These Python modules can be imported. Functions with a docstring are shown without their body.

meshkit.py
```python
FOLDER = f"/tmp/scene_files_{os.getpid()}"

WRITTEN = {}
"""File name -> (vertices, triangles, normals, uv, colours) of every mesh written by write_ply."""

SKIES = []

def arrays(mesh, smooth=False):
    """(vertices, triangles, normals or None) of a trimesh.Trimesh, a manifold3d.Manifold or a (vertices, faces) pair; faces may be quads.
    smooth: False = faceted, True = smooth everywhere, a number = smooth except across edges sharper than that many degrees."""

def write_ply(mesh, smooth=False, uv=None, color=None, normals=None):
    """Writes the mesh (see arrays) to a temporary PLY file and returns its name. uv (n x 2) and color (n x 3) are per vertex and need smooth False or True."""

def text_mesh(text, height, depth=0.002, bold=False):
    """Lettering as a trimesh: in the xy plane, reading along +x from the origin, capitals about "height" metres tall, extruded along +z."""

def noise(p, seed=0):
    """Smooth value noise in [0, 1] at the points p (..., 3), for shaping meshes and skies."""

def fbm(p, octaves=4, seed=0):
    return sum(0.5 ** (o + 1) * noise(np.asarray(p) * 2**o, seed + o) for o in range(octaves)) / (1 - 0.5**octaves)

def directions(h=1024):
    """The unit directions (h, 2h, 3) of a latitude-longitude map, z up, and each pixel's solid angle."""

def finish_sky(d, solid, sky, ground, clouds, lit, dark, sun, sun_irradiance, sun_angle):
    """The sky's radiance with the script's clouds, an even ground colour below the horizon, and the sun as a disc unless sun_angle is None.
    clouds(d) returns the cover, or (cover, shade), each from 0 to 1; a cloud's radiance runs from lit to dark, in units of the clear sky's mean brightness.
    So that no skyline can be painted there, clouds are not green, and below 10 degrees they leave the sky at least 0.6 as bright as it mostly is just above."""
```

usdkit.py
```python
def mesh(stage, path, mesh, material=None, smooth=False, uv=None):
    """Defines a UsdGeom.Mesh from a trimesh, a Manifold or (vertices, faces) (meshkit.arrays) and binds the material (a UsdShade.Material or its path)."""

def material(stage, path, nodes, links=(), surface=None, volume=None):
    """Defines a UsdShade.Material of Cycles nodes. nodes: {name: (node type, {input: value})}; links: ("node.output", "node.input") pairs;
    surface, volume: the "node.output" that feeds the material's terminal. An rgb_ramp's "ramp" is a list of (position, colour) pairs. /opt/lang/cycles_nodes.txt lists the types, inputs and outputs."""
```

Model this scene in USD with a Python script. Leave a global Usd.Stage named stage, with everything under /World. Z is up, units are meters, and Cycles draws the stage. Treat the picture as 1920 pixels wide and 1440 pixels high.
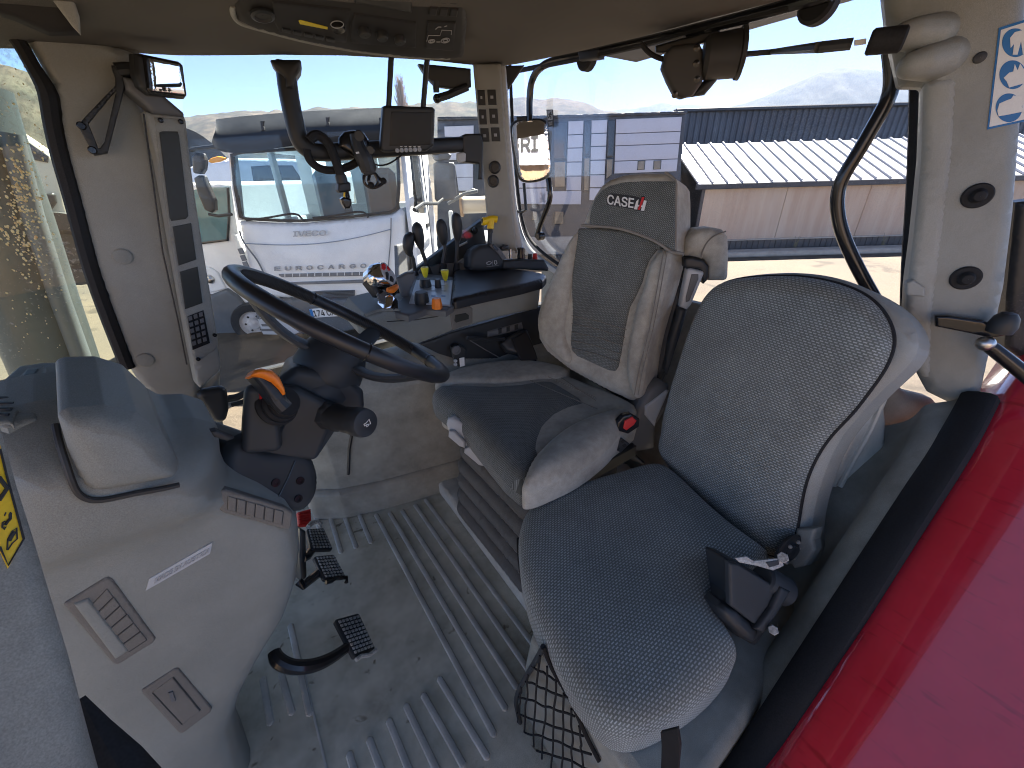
import math, random
import numpy as np, trimesh, usdkit, meshkit
from pxr import Usd, UsdGeom, UsdLux, UsdShade, Sdf, Gf
from scipy.spatial import Delaunay
from scipy.interpolate import CubicSpline
import shapely
from shapely.geometry import Polygon
from shapely.geometry.polygon import orient

# ---------------------------------------------------------------- camera, sky, sun, exposure
EXPOSURE = 2.95
HAZE = .00015
SKY_STRENGTH = 0.05
SUN_INTENSITY = 1.2
SUN_DIR = np.array([0.80, 0.36, 1.2]); SUN_DIR /= np.linalg.norm(SUN_DIR)   # towards the sun: behind the cab, to its right
FPX, EYE = 735.0, np.array([0.0, 0.0, 1.15])     # metres above the cab floor

stage = Usd.Stage.CreateInMemory()
UsdGeom.SetStageUpAxis(stage, 'Z'); UsdGeom.SetStageMetersPerUnit(stage, 1.0)
UsdGeom.Xform.Define(stage, '/World'); UsdGeom.Scope.Define(stage, '/World/Looks')

def _vp(u, v):
    d = np.array([(u - 960) / FPX, (720 - v) / FPX, -1.0]); return d / np.linalg.norm(d)
_X = _vp(2150, 300); _Y = _vp(375, 350); _Y = _Y - _X * (_X @ _Y); _Y /= np.linalg.norm(_Y)
ROT = np.array([_X, _Y, np.cross(_X, _Y)])      # x: tractor's rear, y: tractor's right, z: up

cam = UsdGeom.Camera.Define(stage, '/World/camera')
m = np.eye(4); m[:3, :3] = ROT.T; m[3, :3] = EYE
cam.AddTransformOp().Set(Gf.Matrix4d(*m.ravel().tolist()))
cam.CreateHorizontalApertureAttr(36.0); cam.CreateVerticalApertureAttr(27.0)
cam.CreateFocalLengthAttr(36.0 * FPX / 1920); cam.CreateClippingRangeAttr((0.01, 60000.0))
cam.CreateExposureAttr(EXPOSURE)

sky = UsdLux.DomeLight.Define(stage, '/World/sky')
skym = usdkit.material(stage, '/World/Looks/sky', {
    's': ('sky_texture', {'sky_type': 'single_scattering', 'sun_disc': False, 'sun_elevation': float(math.asin(SUN_DIR[2])),
                          'sun_rotation': float(math.atan2(SUN_DIR[0], SUN_DIR[1])), 'air_density': 0.3, 'aerosol_density': 0.1, 'altitude': 400.0}),
    'b': ('background_shader', {'strength': SKY_STRENGTH})}, [('s.color', 'b.color')], surface='b.background')
UsdShade.MaterialBindingAPI.Apply(sky.GetPrim()).Bind(skym)
sky.GetPrim().SetCustomDataByKey('kind', 'structure')
sun = UsdLux.DistantLight.Define(stage, '/World/sun')
sun.CreateIntensityAttr(SUN_INTENSITY); sun.CreateAngleAttr(0.5); sun.CreateNormalizeAttr(True); sun.CreateColorAttr((1.0, 0.93, 0.82))
zz = SUN_DIR; xx = np.cross([0, 0, 1.0], zz); xx /= np.linalg.norm(xx); yy = np.cross(zz, xx)
m = np.eye(4); m[0, :3], m[1, :3], m[2, :3] = xx, yy, zz
sun.AddTransformOp().Set(Gf.Matrix4d(*m.ravel().tolist()))

# ---------------------------------------------------------------- measuring the photograph
def ray(u, v): return ROT @ np.array([(u - 960) / FPX, (720 - v) / FPX, -1.0])
def at(u, v, x=None, y=None, z=None):
    d = ray(u, v)
    t = (x - EYE[0]) / d[0] if x is not None else (y - EYE[1]) / d[1] if y is not None else (z - EYE[2]) / d[2]
    return EYE + t * d
def size(p, px):                                   # metres that px pixels span at p
    return px / FPX * -((np.asarray(p) - EYE) @ ROT)[2]
def Z(x0, y0, s): return lambda *a: [(x0 + s * p[0], y0 + s * p[1]) for p in a]
zA, zB, zC, zD, zE = Z(0, 0, 1/3), Z(320, 80, 1/3), Z(420, 0, 1/3), Z(880, 0, .4375), Z(1500, 0, .5)
zF, zG, zH, zI, zJ = Z(340, 460, .3472), Z(640, 380, .30556), Z(0, 620, .5694), Z(780, 300, .4863), Z(960, 480, .6667)
zK, zL, zN, zO, zQ = Z(1300, 600, .5833), Z(440, 880, .389), Z(660, 480, .1389), Z(1080, 320, .2222), Z(800, 400, .1354)
V = lambda *a: np.array(a, float)
def unit(a): a = np.asarray(a, float); return a / np.linalg.norm(a)

class PL:
    """A plane in the place: point p, normal n (towards the viewer side of the thing)."""
    def __init__(s, p, n):
        s.p, s.n = np.asarray(p, float), unit(n)
        h = V(0, 0, 1) if abs(s.n[2]) < .95 else V(0, 1, 0)
        s.u = unit(np.cross(h, s.n)); s.v = np.cross(s.n, s.u)
    def hit(s, u, v):
        d = ray(u, v); return EYE + d * (((s.p - EYE) @ s.n) / (d @ s.n))
    def px(s, pts): q = np.array([s.hit(*a) for a in pts]) - s.p; return np.stack([q @ s.u, q @ s.v], 1)
    def to2(s, pts): q = np.asarray(pts) - s.p; return np.stack([q @ s.u, q @ s.v], 1)
    def to3(s, uv, w=0.0):
        uv = np.asarray(uv, float); w = np.broadcast_to(w, uv.shape[:-1])
        return s.p + uv[..., :1] * s.u + uv[..., 1:2] * s.v + w[..., None] * s.n
    def off(s, d): q = PL(s.p + d * s.n, s.n); return q
def through(a, b, c):
    a, b, c = map(np.asarray, (a, b, c)); n = unit(np.cross(b - a, c - a))
    return PL(a, n if n @ (EYE - a) > 0 else -n)
def facing(p): return PL(p, EYE - np.asarray(p))

# ---------------------------------------------------------------- shapes; a shape is (vertices, faces, uv or None)
def shape(v, f, uv=None): return (np.asarray(v, float), np.asarray(f, int), uv)
def cat(*ms):
    V_, F_, U_, n, hasuv = [], [], [], 0, all(k[2] is not None for k in ms)
    for v, f, uv in ms:
        if f.shape[1] == 4: f = np.vstack([f[:, [0, 1, 2]], f[:, [0, 2, 3]]])
        V_.append(v); F_.append(f + n); n += len(v)
        if hasuv: U_.append(uv)
    return shape(np.vstack(V_), np.vstack(F_), np.vstack(U_) if hasuv else None)
def of(t): return shape(t.vertices, t.faces)
def spl(pts, n=60, closed=True):
    p = np.asarray(pts, float)
    if closed: p = np.vstack([p, p[:1]])
    d = np.r_[0, np.cumsum(np.maximum(np.linalg.norm(np.diff(p, axis=0), axis=1), 1e-9) ** .5)]
    if len(p) == 2: return p[0] + np.linspace(0, 1, n)[:, None] * (p[1] - p[0])
    c = CubicSpline(d, p, bc_type='periodic' if closed else 'natural')
    return c(np.linspace(0, d[-1], n + (1 if closed else 0))[: n])
def frames(p, closed):
    t = np.roll(p, -1, 0) - np.roll(p, 1, 0) if closed else np.gradient(p, axis=0)
    t /= np.linalg.norm(t, axis=1, keepdims=True) + 1e-12
    a = np.cross(t[0], [0, 0, 1.0]); a = unit(a) if np.linalg.norm(a) > .05 else unit(np.cross(t[0], [0, 1.0, 0])); A = []
    for k in t:
        a = a - k * (a @ k); a /= np.linalg.norm(a); A.append(a)
    A = np.array(A); return t, A, np.cross(t, A)
def tube(pts, r, k=10, closed=False, n=None, flat=None, power=2.0):
    """Swept tube through 3-D points. r: radius or one per point; flat=(height ratio, reference direction) makes the section an ellipse."""
    pts = np.asarray(pts, float); rr = np.broadcast_to(r, (len(pts),)).astype(float)
    if n:
        q = spl(np.c_[pts, rr], n, closed); p, rr = q[:, :3], q[:, 3]
    else: p = pts
    t, A, B = frames(p, closed)
    s = np.ones(2)
    if flat is not None:
        B = np.cross(t, flat[1]); B /= np.linalg.norm(B, axis=1, keepdims=True); A = np.cross(B, t); s = V(flat[0], 1)
    th = np.arange(k) / k * 2 * np.pi; c, d = np.cos(th), np.sin(th)
    if power != 2.0: c, d = np.sign(c) * abs(c) ** (2 / power), np.sign(d) * abs(d) ** (2 / power)
    v = p[:, None] + rr[:, None, None] * (s[0] * c[None, :, None] * A[:, None] + s[1] * d[None, :, None] * B[:, None])
    m_ = len(p); v = v.reshape(-1, 3); f = []
    i, j = np.meshgrid(np.arange(m_ if closed else m_ - 1), np.arange(k), indexing='ij')
    a, b = i * k + j, i * k + (j + 1) % k; c2, d2 = ((i + 1) % m_) * k + (j + 1) % k, ((i + 1) % m_) * k + j
    f = np.stack([a, b, c2, d2], -1).reshape(-1, 4); f = np.vstack([f[:, [0, 1, 2]], f[:, [0, 2, 3]]])
    if not closed:
        e = []
        for base, cen, fl in ((0, p[0], 1), ((m_ - 1) * k, p[-1], 0)):
            ring = v[base:base + k]; o = len(v); v = np.vstack([v, ring, cen[None]])
            g = np.arange(k); g2 = (g + 1) % k; tri = np.stack([o + g2, o + g, np.full(k, o + k)], 1) if fl else np.stack([o + g, o + g2, np.full(k, o + k)], 1); e.append(tri)
        f = np.vstack([f] + e)
    return shape(v, f)
def lathe(p0, axis, prof, k=28):
    """Profile of (radius, height) along axis from p0."""
    p0, ax = np.asarray(p0, float), unit(axis); a = unit(np.cross(ax, [0.3, 1, 0.2])); b = np.cross(ax, a)
    th = np.arange(k) / k * 2 * np.pi; pr = np.asarray(prof, float); n = len(pr)
    v = p0 + pr[:, None, 1:2] * ax + pr[:, None, :1] * (np.cos(th)[:, None] * a + np.sin(th)[:, None] * b)
    v = v.reshape(-1, 3)
    i, j = np.meshgrid(np.arange(n - 1), np.arange(k), indexing='ij')
    q = np.stack([i * k + j, i * k + (j + 1) % k, (i + 1) * k + (j + 1) % k, (i + 1) * k + j], -1).reshape(-1, 4)
    return shape(v, np.vstack([q[:, [0, 1, 2]], q[:, [0, 2, 3]]]))
def cyl(p0, p1, r, r1=None, b=None, k=20):
    p0, p1 = np.asarray(p0, float), np.asarray(p1, float); L = np.linalg.norm(p1 - p0); r1 = r if r1 is None else r1
    b = min(r, r1, L) * .15 if b is None else b
    return lathe(p0, p1 - p0, [(1e-6, 0), (r - b, 0), (r, b), (r1, L - b), (r1 - b, L), (1e-6, L)], k)
def bx(c, s, ax=None, b=None):
    """Chamfered box: centre, full sizes, rows of ax = its axes."""
    s = np.asarray(s, float) / 2; b = min(s) * .25 if b is None else min(b, min(s) * .9); ax = np.eye(3) if ax is None else np.asarray(ax)
    pts = []
    for sx in (-1, 1):
        for sy in (-1, 1):
            for sz in (-1, 1):
                for k in range(3):
                    q = s - b; q[k] = s[k]; pts.append(q * V(sx, sy, sz))
    t = trimesh.convex.convex_hull(np.array(pts)); return shape(t.vertices @ ax + np.asarray(c), t.faces)
_ico = trimesh.creation.icosphere(2, 1.0).vertices
def rhull(pts, r):
    """Rounded hull of points; r one or one per point."""
    r = np.broadcast_to(r, (len(pts),)); q = np.vstack([np.asarray(p) + a * _ico for p, a in zip(pts, r)])
    t = trimesh.convex.convex_hull(q); return shape(t.vertices, t.faces)
def ball(c, s, ax=None): ax = np.eye(3) if ax is None else np.asarray(ax); t = trimesh.creation.icosphere(3, 1.0); return shape((t.vertices * np.asarray(s)) @ ax + np.asarray(c), t.faces)
def poly(o, rnd=0.0):
    p = orient(Polygon(o).buffer(0) if not isinstance(o, Polygon) else o)
    if p.geom_type != 'Polygon': p = max(p.geoms, key=lambda g: g.area)
    if rnd:
        q = p.buffer(-rnd).buffer(2 * rnd).buffer(-rnd); p = q if q.geom_type == 'Polygon' and not q.is_empty else p
    return orient(p)
def pillow(pl, o, thick, r, bulge=None, rnd=0.0, smooth=0, step=None, two=False, fill=None, power=2.0):
    """A body whose front lies on plane pl inside outline o (2-D, plane metres): edges rounded over r, sides going back by thick.
    smooth: resample the outline as a spline; bulge(u, v, d): extra height of the front; two: round the back as well."""
    if smooth: o = spl(o, smooth)
    P = poly(o, rnd); A = P.area; L = P.length; r = min(r, thick if not two else thick / 2)
    step = step or max(r / 2.5, L / 90); rings = [np.zeros((0, 2))]; dist = [np.zeros(0)]
    def ring(d, st):
        q = P if d == 0 else P.buffer(-d)
        for g in getattr(q, 'geoms', [q]):
            if g.is_empty: continue
            for lr in [g.exterior, *g.interiors]:
                k = max(6, int(lr.length / st)); cs = set(np.linspace(0, lr.length, k, endpoint=False).tolist())
                if d == 0:
                    c = np.array(lr.coords)[:-1]; pr = c; ext = np.array([lr.interpolate(x).coords[0] for x in sorted(cs)])
                    keep = np.array([np.hypot(*(c - e).T).min() > st * .4 for e in ext]) if len(ext) else np.zeros(0, bool)
                    s0 = [lr.project(shapely.Point(x)) for x in c] + [lr.project(shapely.Point(x)) for x in ext[keep]]
                    pr = np.vstack([c, ext[keep]])[np.argsort(s0)]
                else: pr = np.array([lr.interpolate(x).coords[0] for x in sorted(cs)])
                rings.append(pr); dist.append(np.full(len(pr), d))
    ring(0, step)
    for a in (.12, .3, .6, 1.0): ring(r * a, step * (1 + a * .5))
    x0, y0, x1, y1 = P.bounds; fs = fill or max(step * 2, (A ** .5) / 16)
    gx, gy = np.meshgrid(np.arange(x0, x1, fs), np.arange(y0, y1, fs)); g = np.c_[gx.ravel() + (np.arange(gx.size) // gx.shape[1] % 2) * fs / 2, gy.ravel()]
    inn = P.buffer(-r - fs * .3)
    if not inn.is_empty:
        g = g[shapely.contains_xy(inn, g[:, 0], g[:, 1])]; rings.append(g); dist.append(np.full(len(g), 9.0))
    q = np.vstack(rings); q, ix = np.unique(q.round(7), axis=0, return_index=True); d = np.concatenate(dist)[ix]
    d = np.where(d > 8, shapely.distance(P.exterior, shapely.points(q)), d)
    tr = Delaunay(q + np.random.RandomState(1).normal(size=q.shape) * 1e-9).simplices
    cen = q[tr].mean(1); tr = tr[shapely.contains_xy(P.buffer(1e-9), cen[:, 0], cen[:, 1])]
    a2 = np.cross(q[tr[:, 1]] - q[tr[:, 0]], q[tr[:, 2]] - q[tr[:, 0]]); tr = tr[abs(a2) > 1e-12]; a2 = a2[abs(a2) > 1e-12]
    tr[a2 < 0] = tr[a2 < 0][:, ::-1]
    x = np.clip(d / r, 0, 1); w = -r * (1 - (1 - (1 - x) ** power) ** (1 / power)) if r > 0 else 0 * d
    w0 = w.copy()
    if bulge is not None: w = w + bulge(q[:, 0], q[:, 1], d)
    top = pl.to3(q, w); ed = np.vstack([tr[:, [0, 1]], tr[:, [1, 2]], tr[:, [2, 0]]])
    key = {tuple(e) for e in ed}; bd = np.array([e for e in map(tuple, ed) if (e[1], e[0]) not in key])
    back = pl.to3(q, (-thick - w0 - r) * 1.0 + r if two else np.full(len(q), -thick)); n = len(q)
    if two: back = pl.to3(q, -thick - w0)
    inner = P.buffer(-r * .999); tu = q.copy()                 # cloth coordinates follow the rounding instead of stretching over it
    nb = d < r * .99
    if r > 0 and not inner.is_empty and nb.any():
        near = shapely.get_coordinates(shapely.shortest_line(shapely.points(q[nb]), inner)).reshape(-1, 2, 2); o_ = near[:, 0] - near[:, 1]; ln = np.linalg.norm(o_, axis=1, keepdims=True) + 1e-9
        o_ /= ln; tu[nb] = near[:, 1] + o_ * np.arcsin(np.clip(ln / r, 0, 1)) * r
        so_ = np.zeros_like(q); so_[nb] = o_
    else: so_ = np.zeros_like(q)
    v = [top, back]; F = [tr, tr[:, ::-1] + n]; uv = [tu, q]
    sd = np.array([pl.to3(q[bd.ravel()], w[bd.ravel()]), ])[0]; sb = pl.to3(q[bd.ravel()], (-thick - w0[bd.ravel()]) if two else -thick)
    m2 = len(sd); v += [sd, sb]; o2 = 2 * n; i = np.arange(0, m2, 2)
    F += [np.stack([o2 + i + 1, o2 + i, o2 + m2 + i], 1), np.stack([o2 + i + 1, o2 + m2 + i, o2 + m2 + i + 1], 1)]
    uv += [tu[bd.ravel()], tu[bd.ravel()] + so_[bd.ravel()] * (thick - r)]
    return shape(np.vstack(v), np.vstack(F), np.vstack(uv))
def slab(pl, pts, thick, r=.002, **k): return pillow(pl, pl.px(pts), thick, r, **k)     # the same from pixels
def loft(rows, nu=None, nv=None, closed=False):
    g = np.array([np.asarray(r_, float) for r_ in rows])
    if nv:  g = np.array([spl(r_, nv, closed) for r_ in g])
    if nu:  g = np.stack([spl(g[:, j], nu, False) for j in range(g.shape[1])], 1)
    a, b = g.shape[:2]; v = g.reshape(-1, 3); i, j = np.meshgrid(np.arange(a - 1), np.arange(b if closed else b - 1), indexing='ij')
    q = np.stack([i * b + j, i * b + (j + 1) % b, (i + 1) * b + (j + 1) % b, (i + 1) * b + j], -1).reshape(-1, 4)
    return shape(v, np.vstack([q[:, [0, 1, 2]], q[:, [0, 2, 3]]]))
def thicken(s, t):
    """Gives an open sheet a thickness t (behind it)."""
    v, f, _ = s; tm = trimesh.Trimesh(v, f, process=False); n = tm.vertex_normals; b = v - n * t; N = len(v)
    ed = np.vstack([f[:, [0, 1]], f[:, [1, 2]], f[:, [2, 0]]]); key = {tuple(e) for e in ed}; bd = np.array([e for e in map(tuple, ed) if (e[1], e[0]) not in key])
    return shape(np.vstack([v, b]), np.vstack([f, f[:, ::-1] + N, np.stack([bd[:, 1], bd[:, 0], bd[:, 0] + N], 1), np.stack([bd[:, 1], bd[:, 0] + N, bd[:, 1] + N], 1)]))
def strip(pl, pts, w, h, closed=False):
    """A flat bead of width w and height h along 2-D points on a plane."""
    return tube(pl.to3(np.asarray(pts)), w / 2, 8, closed, flat=(h * 2 / w, pl.n))
def lettering(pl, txt, bl, br, tl, depth=.001, bold=False):
    """Lettering whose box runs between three pixels (bottom left, bottom right, top left) on plane pl."""
    t = meshkit.text_mesh(txt, 1.0, 1.0, bold); v = t.vertices; lo, hi = v.min(0), v.max(0); q = (v - lo) / (hi - lo)
    a, b, c = pl.px([bl, br, tl]); uv = a + q[:, :1] * (b - a) + q[:, 1:2] * (c - a)
    f = t.faces; return shape(pl.to3(uv, q[:, 2] * depth), f)

# ---------------------------------------------------------------- writing things to the stage
TREE, META, TAKEN = {}, {}, set()
def numbered(p):
    q, k = p, 0
    while q in TAKEN: k += 1; q = f'{p}_{k:03d}'
    TAKEN.add(q); return q
def thing(name, label, cat_, group=None, kind=None, loc=None):
    p = numbered('/World/' + name); TREE[p] = []; META[p] = dict(label=label, category=cat_, group=group, kind=kind); return p
def obj(name, s, mat, parent, label=None, smooth=35, kind=None):
    """A part (or sub-part) of a thing."""
    p = numbered(parent + '/' + name); root = '/'.join(p.split('/')[:3]); TREE[root].append((p, s, mat, smooth)); META[p] = dict(label=label, kind=kind); return p
def solo(name, s, mat, label=None, cat_=None, group=None, kind=None, smooth=35):
    p = numbered('/World/' + name); TREE[p] = [(p, s, mat, smooth)]; META[p] = dict(label=label, category=cat_, group=group, kind=kind); return p
def copies(src, name, places, labels, group):
    """Instanced copies of a finished thing: places are (offset, turn about z in degrees)."""
    COPY.append((src, name, places, labels, group))
COPY = []
def setmeta(prim, md):
    for k, x in md.items():
        if x: prim.SetCustomDataByKey(k, x)
def flush():
    for root, parts in TREE.items():
        if not parts: continue
        pts = np.vstack([s[0] for _, s, _, _ in parts]); lo, hi = pts.min(0), pts.max(0)
        base = V((lo[0] + hi[0]) / 2, (lo[1] + hi[1]) / 2, lo[2]).round(4) if META[root].get('kind') not in ('structure', 'stuff') else V(0, 0, 0)
        single = len(parts) == 1 and parts[0][0] == root
        if not single:
            x = UsdGeom.Xform.Define(stage, root); x.AddTranslateOp().Set(Gf.Vec3d(*base)); setmeta(x.GetPrim(), META[root])
        order = sorted(parts, key=lambda q: q[0].count('/'))
        for p, (v, f, uv), mat, smooth in order:
            if uv is not None:
                me = usdkit.mesh(stage, p, (v - base, f), LOOK[mat], smooth=True if uv is not None and smooth else False, uv=uv)
            else: me = usdkit.mesh(stage, p, (v - base, f), LOOK[mat], smooth=smooth)
            if single: me.AddTranslateOp().Set(Gf.Vec3d(*base))
            setmeta(me.GetPrim(), META[p])

# ---------------------------------------------------------------- materials
LOOK = {}
def look(name, nodes, links, surface='p.BSDF', volume=None):
    LOOK[name] = usdkit.material(stage, '/World/Looks/' + name, nodes, links, surface=surface if not volume else None, volume=volume)
def ramp(a, b, lo=0.0, hi=1.0): return ('rgb_ramp', {'ramp': [(0.0, a), (lo, a), (hi, b), (1.0, b)] if 0 < lo or hi < 1 else [(0.0, a), (1.0, b)]})
def sc(c, k): return tuple(min(1.0, max(0.0, x * k)) for x in c)
def plastic(name, col, rough=.55, grain=900, amt=.18, bump=.25, spec=.4, dirt=.15, coat=0.0, big=7.0, metal=0.0):
    """Moulded plastic: fine grain in colour and relief, broad uneven wear."""
    look(name, {'g': ('geometry', {}), 'n': ('noise_texture', {'scale': float(grain), 'detail': 2.0}), 'n2': ('noise_texture', {'scale': big, 'detail': 5.0, 'roughness': .65}),
                'r': ramp(sc(col, 1 - amt), sc(col, 1 + amt), .3, .7), 'r2': ramp((1 - dirt,) * 3, (1 + dirt * .4,) * 3, .3, .7),
                'm': ('mix', {'mix_type': 'multiply', 'fac': 1.0}), 'rr': ('map_range', {'from_min': .3, 'from_max': .7, 'to_min': rough * .85, 'to_max': min(1, rough * 1.15), 'clamp': True}),
                'b': ('bump', {'strength': bump, 'distance': .0006}),
                'p': ('principled_bsdf', {'specular_ior_level': spec, 'coat_weight': coat, 'coat_roughness': .05, 'metallic': metal})},
         [('g.position', 'n.vector'), ('g.position', 'n2.vector'), ('n.fac', 'r.fac'), ('n2.fac', 'r2.fac'), ('r.color', 'm.color1'), ('r2.color', 'm.color2'), ('m.color', 'p.base_color'),
          ('n2.fac', 'rr.value'), ('rr.result', 'p.roughness'), ('n.fac', 'b.height'), ('b.normal', 'p.normal')])
GREY = (.298, .300, .272)
plastic('trim_grey', GREY, .6)
plastic('trim_grey_worn', (.29, .285, .245), .62, dirt=.35, big=11)
plastic('trim_cool', (.25, .255, .232), .5, dirt=.2)
plastic('headliner', (.125, .116, .103), .9, 700, .22, .5, .1)
plastic('console_dark', (.032, .031, .029), .7, 700, .2, .3, .3)
plastic('roof_dark', (.022, .021, .021), .6, 700, .2, .3, .3)
plastic('black_plastic', (.022, .024, .026), .45, 800, .2, .2, .45, .25)
plastic('shroud_black', (.030, .034, .038), .5, 900, .2, .3, .4, .2)
plastic('black_gloss', (.012, .012, .013), .16, 300, .05, .0, .5, .1)
plastic('motor_grey', (.045, .043, .040), .55, 800, .2, .3, .4, .2)
plastic('rubber', (.020, .020, .021), .7, 500, .25, .4, .25, .3)
plastic('leather', (.016, .016, .018), .36, 1300, .2, .3, .5, .2)
plastic('leather_rough', (.03, .028, .026), .55, 1500, .4, .8, .4, .2)
look('floor_rubber', {'g': ('geometry', {}), 'n': ('noise_texture', {'scale': 500.0, 'detail': 2.0}), 'n2': ('noise_texture', {'scale': 7.0, 'detail': 7.0, 'roughness': .7}), 'n3': ('noise_texture', {'scale': 22.0, 'detail': 3.0, 'distortion': .8}),
                      'r': ramp((.43, .405, .325), (.60, .565, .46), .3, .7), 'r2': ramp((.62, .61, .58), (1.1, 1.1, 1.1), .32, .62), 'r3': ramp((1, 1, 1), (.42, .39, .36), .66, .72), 'm': ('mix', {'mix_type': 'multiply', 'fac': 1.0}), 'm2': ('mix', {'mix_type': 'multiply', 'fac': 1.0}),
                      'b': ('bump', {'strength': .4, 'distance': .0006}), 'p': ('principled_bsdf', {'roughness': .75, 'specular_ior_level': .25})},
     [('g.position', 'n.vector'), ('g.position', 'n2.vector'), ('g.position', 'n3.vector'), ('n.fac', 'r.fac'), ('n2.fac', 'r2.fac'), ('n3.fac', 'r3.fac'), ('r.color', 'm.color1'), ('r2.color', 'm.color2'), ('m.color', 'm2.color1'), ('r3.color', 'm2.color2'), ('m2.color', 'p.base_color'), ('n.fac', 'b.height'), ('b.normal', 'p.normal')])
plastic('trim_pod', (.225, .235, .215), .58)
plastic('bellows', (.105, .100, .092), .6, 500, .2, .3, .35, .3)
plastic('floor_mat', (.46, .445, .40), .75, 500, .18, .4, .25, .3, big=9)
plastic('pale_plastic', (.42, .44, .45), .4, 600, .06, .1, .45, .1)
plastic('mid_plastic', (.12, .122, .124), .5, 700, .1, .2, .4, .15)
plastic('translucent_white', (.45, .46, .42), .35, 300, .05, .1, .5, .25)
plastic('screen', (.012, .012, .013), .3, 300, .05, 0, .3, .2)
plastic('vent_grey', (.15, .143, .128), .6, 900, .2, .3)
plastic('lcd_grey', (.04, .042, .038), .35, 300, .05, 0, .25, .1)
plastic('yellow', (.80, .52, .01), .4, 400, .05, .1, .5, .05)
plastic('yellow_bright', (.75, .62, .03), .35, 400, .05, .1, .5, .05)
plastic('orange', (.80, .20, .01), .4, 400, .05, .1, .5, .05)
plastic('red_button', (.55, .02, .02), .4, 400, .05, .1, .5, .05)
plastic('white_print', (.72, .72, .70), .5, 400, .03, 0, .4, .05)
plastic('grey_print', (.34, .35, .36), .5, 400, .03, 0, .4, .05)
plastic('dark_print', (.03, .03, .03), .5, 400, .03, 0, .4, .05)
plastic('blue_print', (.015, .15, .40), .5, 400, .03, 0, .4, .05)
plastic('steel', (.55, .55, .54), .3, 300, .06, .05, .5, .15, metal=1.0)
plastic('worn_steel', (.42, .41, .38), .4, 300, .35, .3, .6, .5, metal=.15)
plastic('silver_panel', (.50, .52, .54), .35, 500, .05, .05, .5, .1, metal=.3)
plastic('piping', (.24, .222, .195), .85, 900, .15, .3, .2)
plastic('stitch', (.20, .185, .16), .9, 900, .1, .2, .2)
plastic('webbing', (.018, .018, .019), .8, 1800, .3, .5, .2)
look('chrome', {'p': ('principled_bsdf', {'base_color': (.82, .82, .84), 'metallic': 1.0, 'roughness': .07})}, [])
look('mirror_glass', {'p': ('principled_bsdf', {'base_color': (.86, .87, .88), 'metallic': 1.0, 'roughness': .015})}, [])

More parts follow.
